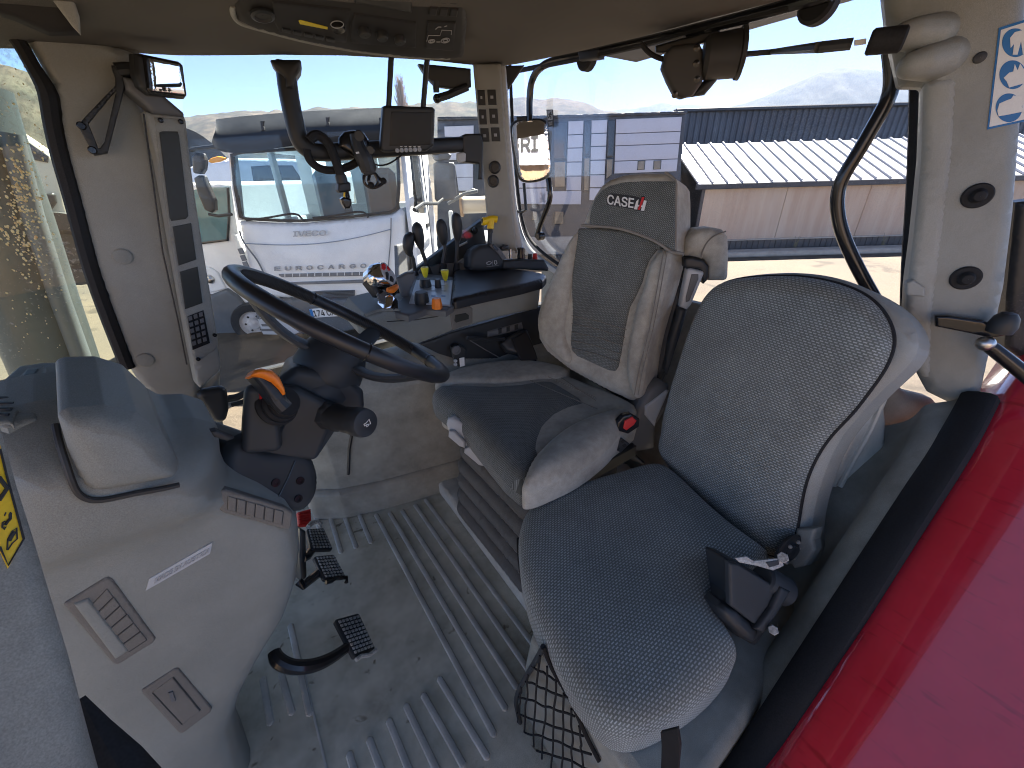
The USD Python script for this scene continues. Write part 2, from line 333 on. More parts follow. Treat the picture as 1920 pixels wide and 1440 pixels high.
def suede(name, col):
    look(name, {'g': ('geometry', {}), 'n': ('noise_texture', {'scale': 1400.0, 'detail': 2.0}), 'n2': ('noise_texture', {'scale': 9.0, 'detail': 5.0, 'roughness': .6}), 'n3': ('noise_texture', {'scale': 60.0, 'detail': 3.0}),
                'r': ramp(sc(col, .78), sc(col, 1.2), .3, .7), 'r2': ramp((.72,) * 3, (1.06,) * 3, .32, .6), 'm': ('mix', {'mix_type': 'multiply', 'fac': 1.0}),
                'r3': ramp((.9,) * 3, (1.05,) * 3, .35, .65), 'm2': ('mix', {'mix_type': 'multiply', 'fac': 1.0}), 'b': ('bump', {'strength': .35, 'distance': .0008}),
                'p': ('principled_bsdf', {'roughness': .95, 'specular_ior_level': .15, 'sheen_weight': .35, 'sheen_roughness': .4, 'sheen_tint': (.9, .85, .78)})},
         [('g.position', 'n.vector'), ('g.position', 'n2.vector'), ('g.position', 'n3.vector'), ('n.fac', 'r.fac'), ('n2.fac', 'r2.fac'), ('n3.fac', 'r3.fac'), ('r.color', 'm.color1'), ('r2.color', 'm.color2'),
          ('m.color', 'm2.color1'), ('r3.color', 'm2.color2'), ('m2.color', 'p.base_color'), ('n.fac', 'b.height'), ('b.normal', 'p.normal')])
suede('suede', (.40, .385, .335))
def weave(name, base, dash, rot, bw, rh, mort, mix=1.0):
    """Woven cloth: rows of short light threads on a dark ground, laid out in the cloth's own coordinates."""
    look(name, {'t': ('texture_coordinate', {}), 'mp': ('mapping', {'rotation': (0, 0, math.radians(rot))}), 'br': ('brick_texture', {'scale': 1.0, 'brick_width': bw, 'row_height': rh, 'mortar_size': mort, 'mortar_smooth': .35, 'offset': .5, 'color1': dash, 'color2': sc(dash, .75), 'mortar': base}),
                'g': ('geometry', {}), 'n': ('noise_texture', {'scale': 6.0, 'detail': 6.0, 'roughness': .7}), 'r': ramp((.72,) * 3, (1.12,) * 3, .3, .7), 'm': ('mix', {'mix_type': 'multiply', 'fac': 1.0}),
                'n2': ('noise_texture', {'scale': 1500.0, 'detail': 1.0}), 'r2': ramp((.75,) * 3, (1.2,) * 3, .3, .7), 'm2': ('mix', {'mix_type': 'multiply', 'fac': 1.0}),
                'b': ('bump', {'strength': .5, 'distance': .0008, 'invert': True}),
                'p': ('principled_bsdf', {'roughness': .9, 'specular_ior_level': .2, 'sheen_weight': .2, 'sheen_roughness': .5})},
         [('t.UV', 'mp.vector'), ('mp.vector', 'br.vector'), ('g.position', 'n.vector'), ('g.position', 'n2.vector'), ('n.fac', 'r.fac'), ('n2.fac', 'r2.fac'), ('br.color', 'm.color1'), ('r.color', 'm.color2'),
          ('m.color', 'm2.color1'), ('r2.color', 'm2.color2'), ('m2.color', 'p.base_color'), ('br.fac', 'b.height'), ('b.normal', 'p.normal')])
weave('cloth_dots', (.155, .168, .155), (.46, .485, .465), 0, .0085, .0048, .0017)
weave('cloth_fine', (.085, .094, .088), (.29, .31, .30), 38, .0060, .0036, .0012)

look('red_paint', {'g': ('geometry', {}), 'n': ('noise_texture', {'scale': 5.0, 'detail': 6.0, 'roughness': .7}), 'mp': ('mapping', {'scale': (60.0, 9.0, 30.0)}), 'n2': ('noise_texture', {'scale': 1.6, 'detail': 3.0}),
                   'r': ramp((.52, .014, .032), (.62, .022, .048), .3, .7), 'sp': ramp((1, 1, 1), (.70, .6, .6), .60, .72), 'm': ('mix', {'mix_type': 'multiply', 'fac': 1.0}),
                   'rr': ('map_range', {'from_min': .35, 'from_max': .75, 'to_min': .08, 'to_max': .2, 'clamp': True}),
                   'p': ('principled_bsdf', {'specular_ior_level': .6, 'coat_weight': 1.0, 'coat_ior': 1.8, 'coat_roughness': .03})},
     [('g.position', 'n.vector'), ('g.position', 'mp.vector'), ('mp.vector', 'n2.vector'), ('n.fac', 'r.fac'), ('n2.fac', 'sp.fac'), ('r.color', 'm.color1'), ('sp.color', 'm.color2'), ('m.color', 'p.base_color'), ('n.fac', 'rr.value'), ('rr.result', 'p.roughness')])
def paint(name, col, rough=.3, dirt=.12, scale=2.0):
    look(name, {'g': ('geometry', {}), 'n': ('noise_texture', {'scale': scale, 'detail': 6.0, 'roughness': .65}), 'r': ramp(sc(col, 1 - dirt), col, .3, .6),
                'p': ('principled_bsdf', {'roughness': rough, 'specular_ior_level': .5, 'coat_weight': .25, 'coat_roughness': .08})}, [('g.position', 'n.vector'), ('n.fac', 'r.fac'), ('r.color', 'p.base_color')])
paint('white_paint', (.78, .80, .80)); plastic('visor_tint', (.026, .030, .036), .5, 60, .1, .0, .22, .3, big=2.0); paint('teal_glass', (.08, .19, .22), .12, .3); paint('bumper_grey', (.10, .11, .12), .55, .3); paint('wall_white', (.50, .49, .52), .6, .06, .6)
paint('tyre', (.03, .03, .031), .85, .3); paint('rim_white', (.6, .6, .6), .45, .3, 6.0); paint('reflector_red', (.55, .02, .02), .3); paint('lorry_seat', (.24, .30, .38), .8, .2)
paint('cream_paint', (.62, .55, .42), .4); paint('tan_paint', (.48, .40, .30), .5); paint('amber', (.8, .35, .02), .3); paint('wood_brown', (.30, .19, .11), .7, .3, 4.0); paint('louvre', (.16, .17, .18), .5)
paint('stack_grey', (.05, .058, .06), .5, .3, 5.0); paint('rail_dark', (.035, .036, .04), .5, .3, 5.0); paint('timber_dark', (.085, .075, .068), .8, .3, 3.0); paint('kerb', (.45, .40, .33), .85, .3, 3.0); paint('twig', (.42, .33, .26), .9, .3, 3.0); paint('weed', (.20, .17, .09), .9, .3, 3.0)
paint('lens_clear', (.7, .74, .76), .1, .1)
paint('glass_dark', (.035, .04, .045), .08, .3, 1.0)
paint('window_tan', (.26, .20, .13), .25, .45, 2.5)
paint('cladding_dark', (.060, .062, .070), .6, .2, .8)
paint('roof_metal', (.42, .43, .46), .38, .12, .9)
paint('facade_dark', (.055, .057, .065), .6, .2, .8)
look('polycarbonate', {'g': ('geometry', {}), 'mp': ('mapping', {'scale': (1.2, 1.2, .12)}), 'n': ('noise_texture', {'scale': 2.5, 'detail': 6.0, 'roughness': .7}), 'r': ramp((.82, .66, .52), (.95, .84, .70), .35, .65),
                       'p': ('principled_bsdf', {'roughness': .6, 'specular_ior_level': .3}), 't': ('translucent_bsdf', {}), 'x': ('mix_closure', {'fac': .45})},
     [('g.position', 'mp.vector'), ('mp.vector', 'n.vector'), ('n.fac', 'r.fac'), ('r.color', 'p.base_color'), ('r.color', 't.color'), ('p.BSDF', 'x.closure1'), ('t.BSDF', 'x.closure2')], surface='x.closure')
def pane(name, tint=(1, 1, 1), spots=0.0, scale=120.0, gloss=.7, smear=0.0):
    """Window pane: see-through, reflecting by angle, with dried spots and smears of dirt."""
    look(name, {'f': ('fresnel', {'IOR': 1.45}), 'fm': ('math', {'math_type': 'multiply', 'value2': gloss}), 't': ('transparent_bsdf', {'color': tint}), 'gl': ('glossy_bsdf', {'roughness': .01, 'color': (1, 1, 1)}), 'x': ('mix_closure', {}),
                'g': ('geometry', {}), 'n': ('noise_texture', {'scale': scale, 'detail': 2.0}), 'n2': ('noise_texture', {'scale': 3.0, 'detail': 4.0}), 'mm': ('math', {'math_type': 'multiply'}),
                'r': ('map_range', {'from_min': .37 - .08 * spots, 'from_max': .42, 'to_min': 0.0, 'to_max': spots, 'clamp': True}),
                'n3': ('noise_texture', {'scale': 2.2, 'detail': 7.0, 'roughness': .7, 'distortion': 1.5}), 'r3': ('map_range', {'from_min': .5, 'from_max': .85, 'to_min': 0.0, 'to_max': smear, 'clamp': True}), 'ad': ('math', {'math_type': 'maximum'}),
                'd': ('principled_bsdf', {'base_color': (.55, .53, .48), 'roughness': .9}), 'y': ('mix_closure', {})},
         [('f.fac', 'fm.value1'), ('fm.value', 'x.fac'), ('t.BSDF', 'x.closure1'), ('gl.BSDF', 'x.closure2'), ('g.position', 'n.vector'), ('g.position', 'n2.vector'), ('g.position', 'n3.vector'), ('n.fac', 'mm.value1'), ('n2.fac', 'mm.value2'),
          ('mm.value', 'r.value'), ('n3.fac', 'r3.value'), ('r.result', 'ad.value1'), ('r3.result', 'ad.value2'), ('ad.value', 'y.fac'), ('x.closure', 'y.closure1'), ('d.BSDF', 'y.closure2')], surface='y.closure')
pane('pane_clean', (.97, .985, .98), .0, 200, .4, .02)
pane('pane_rear', (.965, .965, .98), .04, 260, .10, .06)
pane('pane_front', (.90, .97, .93), .3, 130, .5, .025)
pane('pane_lorry', (.62, .74, .80), .0, 100, .8, .05)
look('drop', {'t': ('translucent_bsdf', {'color': (.95, .82, .55)}), 'g': ('glossy_bsdf', {'roughness': .15}), 'x': ('mix_closure', {'fac': .15})}, [('t.BSDF', 'x.closure1'), ('g.BSDF', 'x.closure2')], surface='x.closure')
look('asphalt', {'g': ('geometry', {}), 'n': ('noise_texture', {'scale': 40.0, 'detail': 6.0, 'roughness': .7}), 'n2': ('noise_texture', {'scale': .35, 'detail': 6.0, 'roughness': .6}), 'n3': ('noise_texture', {'scale': 1.7, 'detail': 5.0, 'distortion': .6}),
                 'r': ramp((.058, .048, .037), (.094, .078, .060), .3, .7), 'r2': ramp((.75, .75, .77), (1.3, 1.18, 1.02), .3, .7), 'm': ('mix', {'mix_type': 'multiply', 'fac': 1.0}), 'r3': ramp((.5,) * 3, (1,) * 3, .33, .42), 'm2': ('mix', {'mix_type': 'multiply', 'fac': 1.0}),
                 'b': ('bump', {'strength': .5, 'distance': .01}), 'p': ('principled_bsdf', {'roughness': .85, 'specular_ior_level': .3})},
     [('g.position', 'n.vector'), ('g.position', 'n2.vector'), ('g.position', 'n3.vector'), ('n.fac', 'r.fac'), ('n2.fac', 'r2.fac'), ('r.color', 'm.color1'), ('r2.color', 'm.color2'), ('n3.fac', 'r3.fac'), ('m.color', 'm2.color1'), ('r3.color', 'm2.color2'), ('m2.color', 'p.base_color'), ('n.fac', 'b.height'), ('b.normal', 'p.normal')])
def earth(name, a, b, s):
    look(name, {'g': ('geometry', {}), 'n': ('noise_texture', {'scale': s, 'detail': 8.0, 'roughness': .7}), 'n2': ('noise_texture', {'scale': s * 7, 'detail': 4.0}), 'r': ramp(a, b, .35, .65), 'r2': ramp((.6,) * 3, (1.2,) * 3, .35, .65), 'm': ('mix', {'mix_type': 'multiply', 'fac': 1.0}), 'p': ('principled_bsdf', {'roughness': .95, 'specular_ior_level': .1})},
         [('g.position', 'n.vector'), ('g.position', 'n2.vector'), ('n.fac', 'r.fac'), ('n2.fac', 'r2.fac'), ('r.color', 'm.color1'), ('r2.color', 'm.color2'), ('m.color', 'p.base_color')])
earth('hill_near', (.028, .030, .020), (.085, .065, .045), .012)
earth('hill_far', (.018, .024, .022), (.045, .046, .036), .006)

# ================================================================ the cab: floor, roof lining, pillars, windows
rng = np.random.RandomState(7)
fl = thing('cab_floor', None, None, kind='structure')
F0 = PL((0, 0, 0), (0, 0, 1))
obj('mat', pillow(F0, [(-.9, .02), (1.2, .02), (1.2, 1.46), (-.9, 1.46)], .03, .004, step=.12), 'floor_rubber', fl)
RIDGES = [((680, 215), (1257, 1290)), ((745, 205), (1312, 1165)), ((805, 195), (1365, 1060)), ((868, 168), (1422, 975)), ((918, 143), (1470, 885)),
          ((460, 225), (515, 405)), ((530, 225), (588, 382)), ((600, 215), (660, 358)), ((385, 208), (440, 380)),
          ((982, 1000), (1225, 1400)), ((905, 1078), (1110, 1440)), ((822, 1130), (985, 1470)), ((740, 1200), (850, 1470)), ((645, 1290), (715, 1470)), ((550, 1360), (585, 1480)),
          ((268, 745), (365, 1190)), ((135, 1000), (175, 1235)), ((222, 975), (280, 1185))]
for a, b in RIDGES:
    p, q = [at(*k, z=0) for k in zL(a, b)]; d = unit(q - p)
    obj('floor_ridge', tube([p, p + d * .006, q - d * .006, q], [.003, .0085, .0085, .003], 8, flat=(.75, V(0, 0, 1))), 'floor_mat', fl)
obj('mat_seam', tube([at(*k, z=.001) for k in zL((330, 960), (385, 1200), (450, 1470))], .003, 6, flat=(.5, V(0, 0, 1))), 'floor_mat', fl)
# raised step under the driver's seat
a, b = at(790, 862, z=.06), at(1018, 1165, z=.06)
S0 = PL((0, 0, .06), (0, 0, 1))
st = solo('seat_step', pillow(S0, [a[:2], b[:2], (1.15, b[1]), (1.15, a[1] + .05)], .057, .018, rnd=.03), 'floor_mat', "low grey step on the cab floor under the driver's seat", 'step')
# right-hand lower wall: the rounded wheel housing
HP = PL((0, 0, .60), (0, 0, 1))
foot = [(.00, 1.455), (.015, 1.36), (.10, 1.30), (.25, 1.25), (.60, 1.17), (1.1, 1.10), (1.1, 1.455)]
wh = thing('wheel_housing', 'rounded grey plastic housing along the right wall behind the steering wheel', 'housing')
obj('upper_shell', pillow(HP, foot, .47, .09, rnd=.05, step=.02), 'trim_grey_worn', wh)
foot2 = [(-.02, 1.458), (-.01, 1.35), (.09, 1.285), (.25, 1.235), (.60, 1.155), (1.1, 1.085), (1.1, 1.458)]
obj('skirt', pillow(PL((0, 0, .135), (0, 0, 1)), foot2, .134, .02, rnd=.05, step=.02), 'trim_grey_worn', wh)
HG = PL(V(.1, 1.30, .3), (-.316, -.949, 0))
obj('panel_gap', tube([HG.hit(*k) for k in ((668, 770), (661, 807), (655, 840), (653, 889))], .006, 6), 'black_plastic', wh)
rwl = thing('rear_wall', 'grey lower rear wall and wheel arch trim behind the seats', 'wall')
obj('wall_panel', bx((1.20, .80, .38), (.03, 1.3, .80)), 'trim_grey_worn', rwl)
obj('arch_trim', slab(PL(at(1680, 860, x=1.13), (-.8, -.55, .2)), zK((600, 180), (650, 190), (700, 240), (790, 262), (818, 292), (800, 345), (720, 470), (600, 640), (480, 780), (380, 920), (300, 900), (330, 700), (420, 480), (520, 300)), .06, .03, rnd=.01), 'trim_grey_worn', rwl)
sw = thing('side_wall', 'dark lower wall under the right side window', 'wall')
obj('wall_panel', bx((.62, 1.475, .30), (1.3, .03, .6)), 'black_plastic', sw)
obj('sill_rail', slab(PL((.5, 1.44, .9), (0, -1, 0)), [(682, 575), (720, 540), (780, 505), (905, 412), (915, 470), (880, 478), (800, 530), (760, 590), (700, 600)], .03, .006), 'black_plastic', sw)
obj('sill_bolt', lathe(at(890, 432, y=1.425), (0, -1, 0), [(.012, 0), (.012, .004), (.001, .006)], 14), 'black_gloss', sw)
obj('catch_rod', tube([at(*k, y=1.42) for k in zQ((440, 455), (560, 400))], .004, 8), 'steel', sw)

# ---- roof lining
ra, rb, rc = at(350, 110, y=1.44), at(885, 126, y=1.44), at(1480, 4, x=1.17)
RP = through(ra, rb, rc)
edge = RP.px([(150, 101), (350, 110), (520, 108), (640, 109), (780, 116), (890, 127), (955, 126), (1010, 116), (1100, 98), (1220, 70), (1340, 38), (1480, 4)]).tolist()
edge += RP.to2([V(1.2, .3, 1.5), V(1.2, -.08, 1.5), V(-.7, -.08, 1.5), V(-.7, 1.44, 1.5)]).tolist()
solo('headliner', pillow(RP, edge, .10, .035, step=.03, bulge=lambda u, v, d: -.03 * np.clip(d / .5, 0, 1) ** 2), 'headliner', kind='structure')
fh = thing('front_header', 'brown grey roof trim over the front quarter window', 'roof trim')
obj('trim', slab(PL((-.2, 1.35, 1.4), (.05, -1, -.25)), [(-40, 0), (8, 36), (40, 64), (90, 88), (200, 110), (262, 116), (262, 60), (200, 0), (100, -60), (-40, -60)], .08, .02), 'headliner', fh)
obj('blind_case', slab(PL((-.15, 1.1, 1.45), (.05, -1, -.35)), [(-40, -30), (120, -30), (150, 30), (153, 70), (95, 72), (30, 44), (-40, 22)], .05, .015), 'roof_dark', fh)
obj('light_wedge', slab(PL((-.15, 1.07, 1.45), (.05, -1, -.35)), [(90, -10), (135, -10), (150, 35), (152, 68), (135, 50)], .02, .005), 'trim_grey', fh)

# ---- overhead console
oc = thing('overhead_console', 'dark overhead console with radio and switch panels under the roof', 'console')
OP = PL(at(640, 90, z=1.415), (.05, -.21, -.98))
obj('housing', slab(OP, [(452, -40), (440, 20), (447, 48), (480, 62), (560, 82), (660, 101), (770, 113), (840, 116), (872, 112), (878, 60), (885, -40)], .09, .018, rnd=.008), 'console_dark', oc)
obj('rim', tube([OP.hit(*k) + OP.n * -.012 for k in [(441, 25), (450, 53), (490, 67), (560, 85), (660, 104), (770, 116), (845, 118)]], .005, 8, n=40), 'trim_grey', oc)
O2 = OP.off(.003)
rad = obj('radio', slab(O2, zC((270, 10), (715, 60), (690, 245), (310, 185), (285, 130)), .012, .003), 'roof_dark', oc)
obj('display', slab(O2.off(.001), zC((420, 120), (430, 115), (585, 155), (583, 167), (428, 137)), .002, .0005), 'yellow_bright', rad)
obj('dial', lathe(O2.hit(*zC((637, 138))[0]), OP.n, [(.013, 0), (.013, .008), (.011, .011), (.001, .011)]), 'black_gloss', rad)
obj('dial_ring', tube(O2.off(.011).to3(O2.off(.011).px(zC((637, 138)))[0] + .012 * np.stack([np.cos(np.linspace(0, 6.28, 25)[:-1]), np.sin(np.linspace(0, 6.28, 25)[:-1])], 1)), .0008, 6, True), 'grey_print', rad)
for k in range(5): obj('button', slab(O2.off(.003), zC((330 + 62 * k, 165 + 13 * k), (375 + 62 * k, 174 + 13 * k), (373 + 62 * k, 190 + 13 * k), (328 + 62 * k, 181 + 13 * k)), .004, .001), 'black_plastic', rad)
pn = obj('climate_panel', slab(O2, zC((735, 80), (1085, 130), (1080, 275), (715, 245), (712, 150)), .012, .003), 'roof_dark', oc)
for k in range(3): obj('dial', lathe(O2.hit(*zC((785 + 100 * k, 165 + 22 * k))[0]), OP.n, [(.012, 0), (.012, .009), (.010, .012), (.001, .012)]), 'black_plastic', pn)
obj('screen', slab(O2, zC((730, -30), (1060, -30), (1060, 75), (735, 20)), .012, .003), 'screen', oc)
obj('speaker', lathe(O2.hit(*zC((215, 80))[0]), OP.n, [(.02, 0), (.02, .004), (.015, .006), (.012, .002), (.001, .002)]), 'black_plastic', oc)
for r_ in range(2):
    for k in range(3): obj('rocker_switch', slab(O2, zC((1160 + 58 * k, 45 - 70 * r_ + 4 * k), (1205 + 58 * k, 48 - 70 * r_ + 4 * k), (1195 + 58 * k, 92 - 70 * r_ + 4 * k), (1150 + 58 * k, 88 - 70 * r_ + 4 * k)), .012, .003), 'roof_dark', oc)
lp = obj('light_panel', slab(O2, zC((1145, 125), (1305, 130), (1290, 290), (1135, 275)), .010, .002), 'roof_dark', oc)
O3 = O2.off(.0015)
def ring(pl, c, r, w, n=24): q = pl.px([c])[0]; t = np.linspace(0, 2 * math.pi, n, endpoint=False); return tube(pl.to3(q + r * np.stack([np.cos(t), np.sin(t)], 1)), w, 6, True)
sym = [ring(O3, zC((1168, 232))[0], .0075, .0008), ring(O3, zC((1168, 232))[0], .004, .0008), ring(O3, zC((1245, 228))[0], .0100, .0009), ring(O3, zC((1245, 228))[0], .0055, .0009)]
for path in ([(1140, 232), (1150, 200), (1215, 200), (1225, 170), (1280, 172), (1278, 195)], [(1195, 236), (1217, 236)], [(1190, 165), (1205, 152), (1222, 152)], [(1240, 150), (1255, 145)]):
    sym.append(tube([O3.hit(*k) for k in zC(*path)], .0008, 6))
obj('tractor_symbol', cat(*sym), 'grey_print', lp)

# ---- front right pillar with its instrument strip
pi = thing('front_pillar', 'broad grey front pillar with a tall dark instrument strip', 'pillar')
AP = PL((-.1, 1.33, 1.0), (.12, -1, 0))
obj('trim_panel', slab(AP, [(30, 40), (95, 155), (101, 220), (113, 285), (131, 350), (152, 430), (178, 520), (212, 610), (242, 690), (262, 722), (300, 765), (335, 792), (380, 740), (352, 600), (322, 430), (277, 212), (240, 160), (262, 100), (150, 60)], .06, .02, rnd=.01, step=.02), 'trim_grey', pi)
CPL = PL((-.03, 1.285, 1.0), (.25, -1, 0))
cap = obj('column_cap', slab(CPL.off(.004), zA((700, 430), (790, 440), (930, 540), (1038, 632), (1042, 660), (862, 640), (820, 590), (715, 500)), .05, .01), 'mid_plastic', pi)
colm = obj('instrument_column', slab(CPL, [(272, 208), (286, 213), (346, 219), (349, 225), (357, 300), (371, 400), (396, 560), (416, 688), (412, 696), (376, 728), (372, 722), (352, 620), (322, 450), (296, 300)], .05, .006), 'trim_grey', pi)
CF = CPL.off(.002)
obj('bezel', slab(CF, zA((868, 655), (1035, 668), (1046, 760), (1090, 1060), (1150, 1440), (1200, 1740), (1230, 1930), (1225, 1960), (1110, 2040), (1090, 1990), (1020, 1700), (960, 1350), (915, 1050), (880, 800)), .01, .004), 'trim_cool', pi)
CG = CPL.off(.0045)
for q in [((897, 745), (915, 738), (1000, 740), (1008, 765), (1060, 1215), (1045, 1232), (965, 1243), (955, 1225)), ((972, 1275), (1075, 1255), (1105, 1460), (1005, 1495)), ((1012, 1530), (1112, 1500), (1140, 1705), (1042, 1740))]:
    obj('window', slab(CG, zA(*q), .006, .001), 'lcd_grey', pi)
kp = obj('keypad', slab(CG, zA((1055, 1780), (1145, 1745), (1182, 1930), (1085, 1970)), .006, .001), 'screen', pi)
for r_ in range(5):
    for k in range(3):
        x, y = 1068 + 30 * k + 5.5 * r_, 1790 - 11 * k + 35 * r_
        obj('key', slab(CG.off(.0015), zA((x - 9, y - 7), (x + 11, y - 14), (x + 15, y + 9), (x - 5, y + 16)), .002, .0006), 'mid_plastic', kp)
for q in zA((903, 677), (1017, 684), (1115, 2020), (1208, 1885)): obj('screw', lathe(CG.hit(*q), CPL.n, [(.005, -.002), (.005, .002), (.003, .003), (.0025, .001), (.0005, .001)], 12), 'black_gloss', pi)
obj('seam', tube([CPL.off(.001).hit(*k) for k in zA((808, 640), (850, 950), (915, 1420), (1000, 1800), (1050, 2050))], .0018, 6), 'black_plastic', pi)
for q in [(230, 481), (272, 675)]: obj('cover_plug', lathe(AP.hit(*q), AP.n, [(.018, -.002), (.018, .003), (.015, .005), (.001, .005)], 20), 'trim_cool', pi)
obj('foot', slab(AP.off(-.01), [(300, 765), (336, 788), (380, 730), (414, 697), (412, 745), (420, 800), (432, 822), (380, 830), (330, 815)], .06, .012), 'trim_grey_worn', pi)
obj('seal', tube([AP.off(-.005).hit(*k) for k in [(4, 40), (36, 80), (62, 125), (88, 170), (97, 215), (110, 280), (128, 345), (147, 415), (170, 500), (205, 600), (240, 690)]], [.012] * 3 + [.015] * 8, 8, n=40), 'rubber', pi)
dg = thing('door_latch', 'black door latch with a bar beside the foot of the instrument pillar', 'latch')
obj('case', rhull([PL((0, 1.3, .6), (0, -1, 0)).hit(*k) for k in zF((125, 805), (205, 790), (215, 880), (205, 920), (150, 830))], .018), 'black_plastic', dg)
obj('bar', tube([at(*k, y=1.31) for k in zF((215, 835), (300, 820), (420, 770))], .011, 8), 'black_plastic', dg)
obj('bar_plate', tube([at(*k, y=1.32) for k in zF((270, 862), (310, 852), (400, 815))], .007, 8), 'black_plastic', dg)

br = thing('mirror_bracket', 'black triangular bracket bolted to the front pillar', 'bracket')
BPL = AP.off(.045)
o = [BPL.px(zA((625, 365), (690, 372), (702, 470), (700, 500), (605, 862), (530, 875), (438, 708), (470, 665), (648, 480), (648, 430)))]
h = [np.array(Polygon(BPL.px(zA((660, 500), (590, 800), (565, 835), (552, 838), (492, 690), (650, 500)))).buffer(-.001).exterior.coords)]
obj('frame', pillow(BPL, Polygon(o[0], [h[0]]), .022, .003), 'black_plastic', br)
for q in zA((458, 708), (520, 845)): obj('bolt', lathe(BPL.hit(*q), BPL.n, [(.0075, -.001), (.0075, .003), (.0055, .005), (.004, .005), (.004, .003), (.0005, .003)], 14), 'black_gloss', br)
obj('arm', tube([BPL.off(-.01).hit(*k) for k in zA((660, 400), (720, 395), (800, 400))], .014, 10), 'black_plastic', br)
im = thing('cab_mirror', 'small rectangular mirror in a black notched frame on the front pillar', 'mirror')
MPL = PL(at(302, 145, y=1.26), (.42, -.9, -.08))
obj('shell', slab(MPL.off(-.006), zA((763, 300), (800, 300), (1015, 345), (1038, 365), (1060, 540), (1045, 557), (850, 535), (795, 490), (772, 420)), .03, .01), 'black_plastic', im)
obj('rim', slab(MPL, zA((808, 312), (830, 312), (1010, 350), (1032, 372), (1054, 535), (1040, 548), (850, 522), (832, 500)), .012, .004), 'black_gloss', im)
obj('glass', slab(MPL.off(.0012), zA((838, 326), (1008, 362), (1040, 530), (860, 510)), .004, .0008), 'mirror_glass', im)

# ---- windows
def pane_thing(name, s, mat, label): return solo(name, s, mat, label, 'window', smooth=False)
qw = thing('quarter_window', 'front quarter window left of the grey front pillar, spotted with sunlit water drops', 'window')
obj('pane', bx((-.52, 1.385, .95), (.68, .005, 1.1), b=.001), 'pane_front', qw, smooth=False)
dk, dr_ = trimesh.creation.icosphere(1, 1.0), []
for k in range(420):
    u, v = (rng.normal(40, 22), rng.normal(405, 70)) if k < 330 else (rng.uniform(-5, 90), rng.uniform(120, 660))
    if v > 300 + 1.2 * 110 + 260 or u < -8: continue
    c = at(u + max(0, (v - 400) * .12), v, y=1.381); r_ = rng.uniform(.0008, .0026) * (1 if k < 330 else .6)
    dr_.append(shape(dk.vertices * V(r_, r_ * .5, r_ * rng.uniform(.9, 1.7)) + c, dk.faces))
obj('water_drops', cat(*dr_), 'drop', qw, kind='stuff')
pane_thing('side_window', slab(PL((.4, 1.43, 1), (0, -1, 0)), [(345, 90), (900, 110), (915, 420), (770, 540), (640, 680), (400, 860), (330, 800)], .005, .0005), 'pane_clean', 'large right side window in front of the white lorry')
pane_thing('rear_window', bx((1.215, .95, .95), (.005, 1.9, 1.25), b=.001), 'pane_rear', 'wide rear window behind the two seats')
rf = thing('rear_window_frame', 'pale rounded frame and black seal of the rear window', 'window frame')
RW = PL((1.16, .8, 1), (-1, 0, 0))
obj('frame', tube([RW.hit(*k) for k in [(946, 120), (951, 230), (960, 340), (969, 410), (985, 458), (1020, 493), (1062, 520), (1110, 545), (1200, 580)]], .016, 8, n=40, flat=(.6, V(1, 0, 0))), 'pale_plastic', rf)
obj('seal', tube([RW.off(-.005).hit(*k) for k in [(956, 120), (961, 230), (969, 335), (978, 405), (993, 447), (1027, 481), (1068, 508), (1116, 533), (1206, 568)]], .007, 8, n=40), 'rubber', rf)
obj('side_seal', tube([RW.hit(*k) for k in [(1722, 140), (1719, 250), (1713, 380), (1706, 480), (1702, 580)]], .013, 8, n=20), 'rubber', rf)
obj('top_seal', tube([RW.hit(*k) for k in [(955, 136), (1010, 125), (1100, 107), (1220, 79), (1340, 47), (1480, 14)]], .008, 8, n=20), 'rubber', rf)
gp = solo('corner_gusset', slab(PL(at(950, 150, y=1.42), (-.5, -.8, 0)), zC((1545, 370), (1690, 365), (1585, 525), (1570, 510)), .02, .004), 'black_plastic', 'black triangular gusset between the switch pillar and the roof', 'gusset')

# ---- rear right pillar with switches
rp = thing('switch_pillar', 'narrow grey rear pillar carrying six dark switches and two sockets', 'pillar')
SP = PL(at(915, 280, y=1.36), (-.62, -.78, 0))
obj('trim', slab(SP, [(886, 118), (938, 118), (944, 200), (952, 300), (962, 400), (970, 470), (925, 472), (914, 430), (905, 320), (895, 220)], .06, .008), 'trim_grey', rp)
obj('edge_trim', slab(SP.off(-.012), [(936, 122), (947, 122), (956, 250), (968, 400), (982, 475), (966, 475), (955, 380), (946, 260)], .05, .005), 'pale_plastic', rp)
SQ = SP.off(.002)
for q in [(1424, 505, 1470, 592), (1480, 503, 1532, 590), (1431, 614, 1478, 700), (1490, 610, 1542, 696), (1440, 720, 1492, 797), (1500, 716, 1553, 795)]:
    s_ = obj('switch', slab(SQ, zC((q[0], q[1]), (q[2] - 4, q[1]), (q[2] + 2, q[3]), (q[0] + 6, q[3])), .006, .0025), 'black_plastic', rp)
    obj('mark', slab(SQ.off(.0005), zC((q[0] + 18, q[1] + 35), (q[2] - 18, q[1] + 35), (q[2] - 17, q[1] + 52), (q[0] + 19, q[1] + 52)), .001, .0003), 'grey_print', s_)
for q in [(928, 314), (925, 340)]: obj('socket', lathe(SP.hit(*q), SP.n, [(.021, -.002), (.021, .006), (.016, .012), (.013, .012), (.012, .004), (.0005, .004)], 20), 'black_plastic', rp)

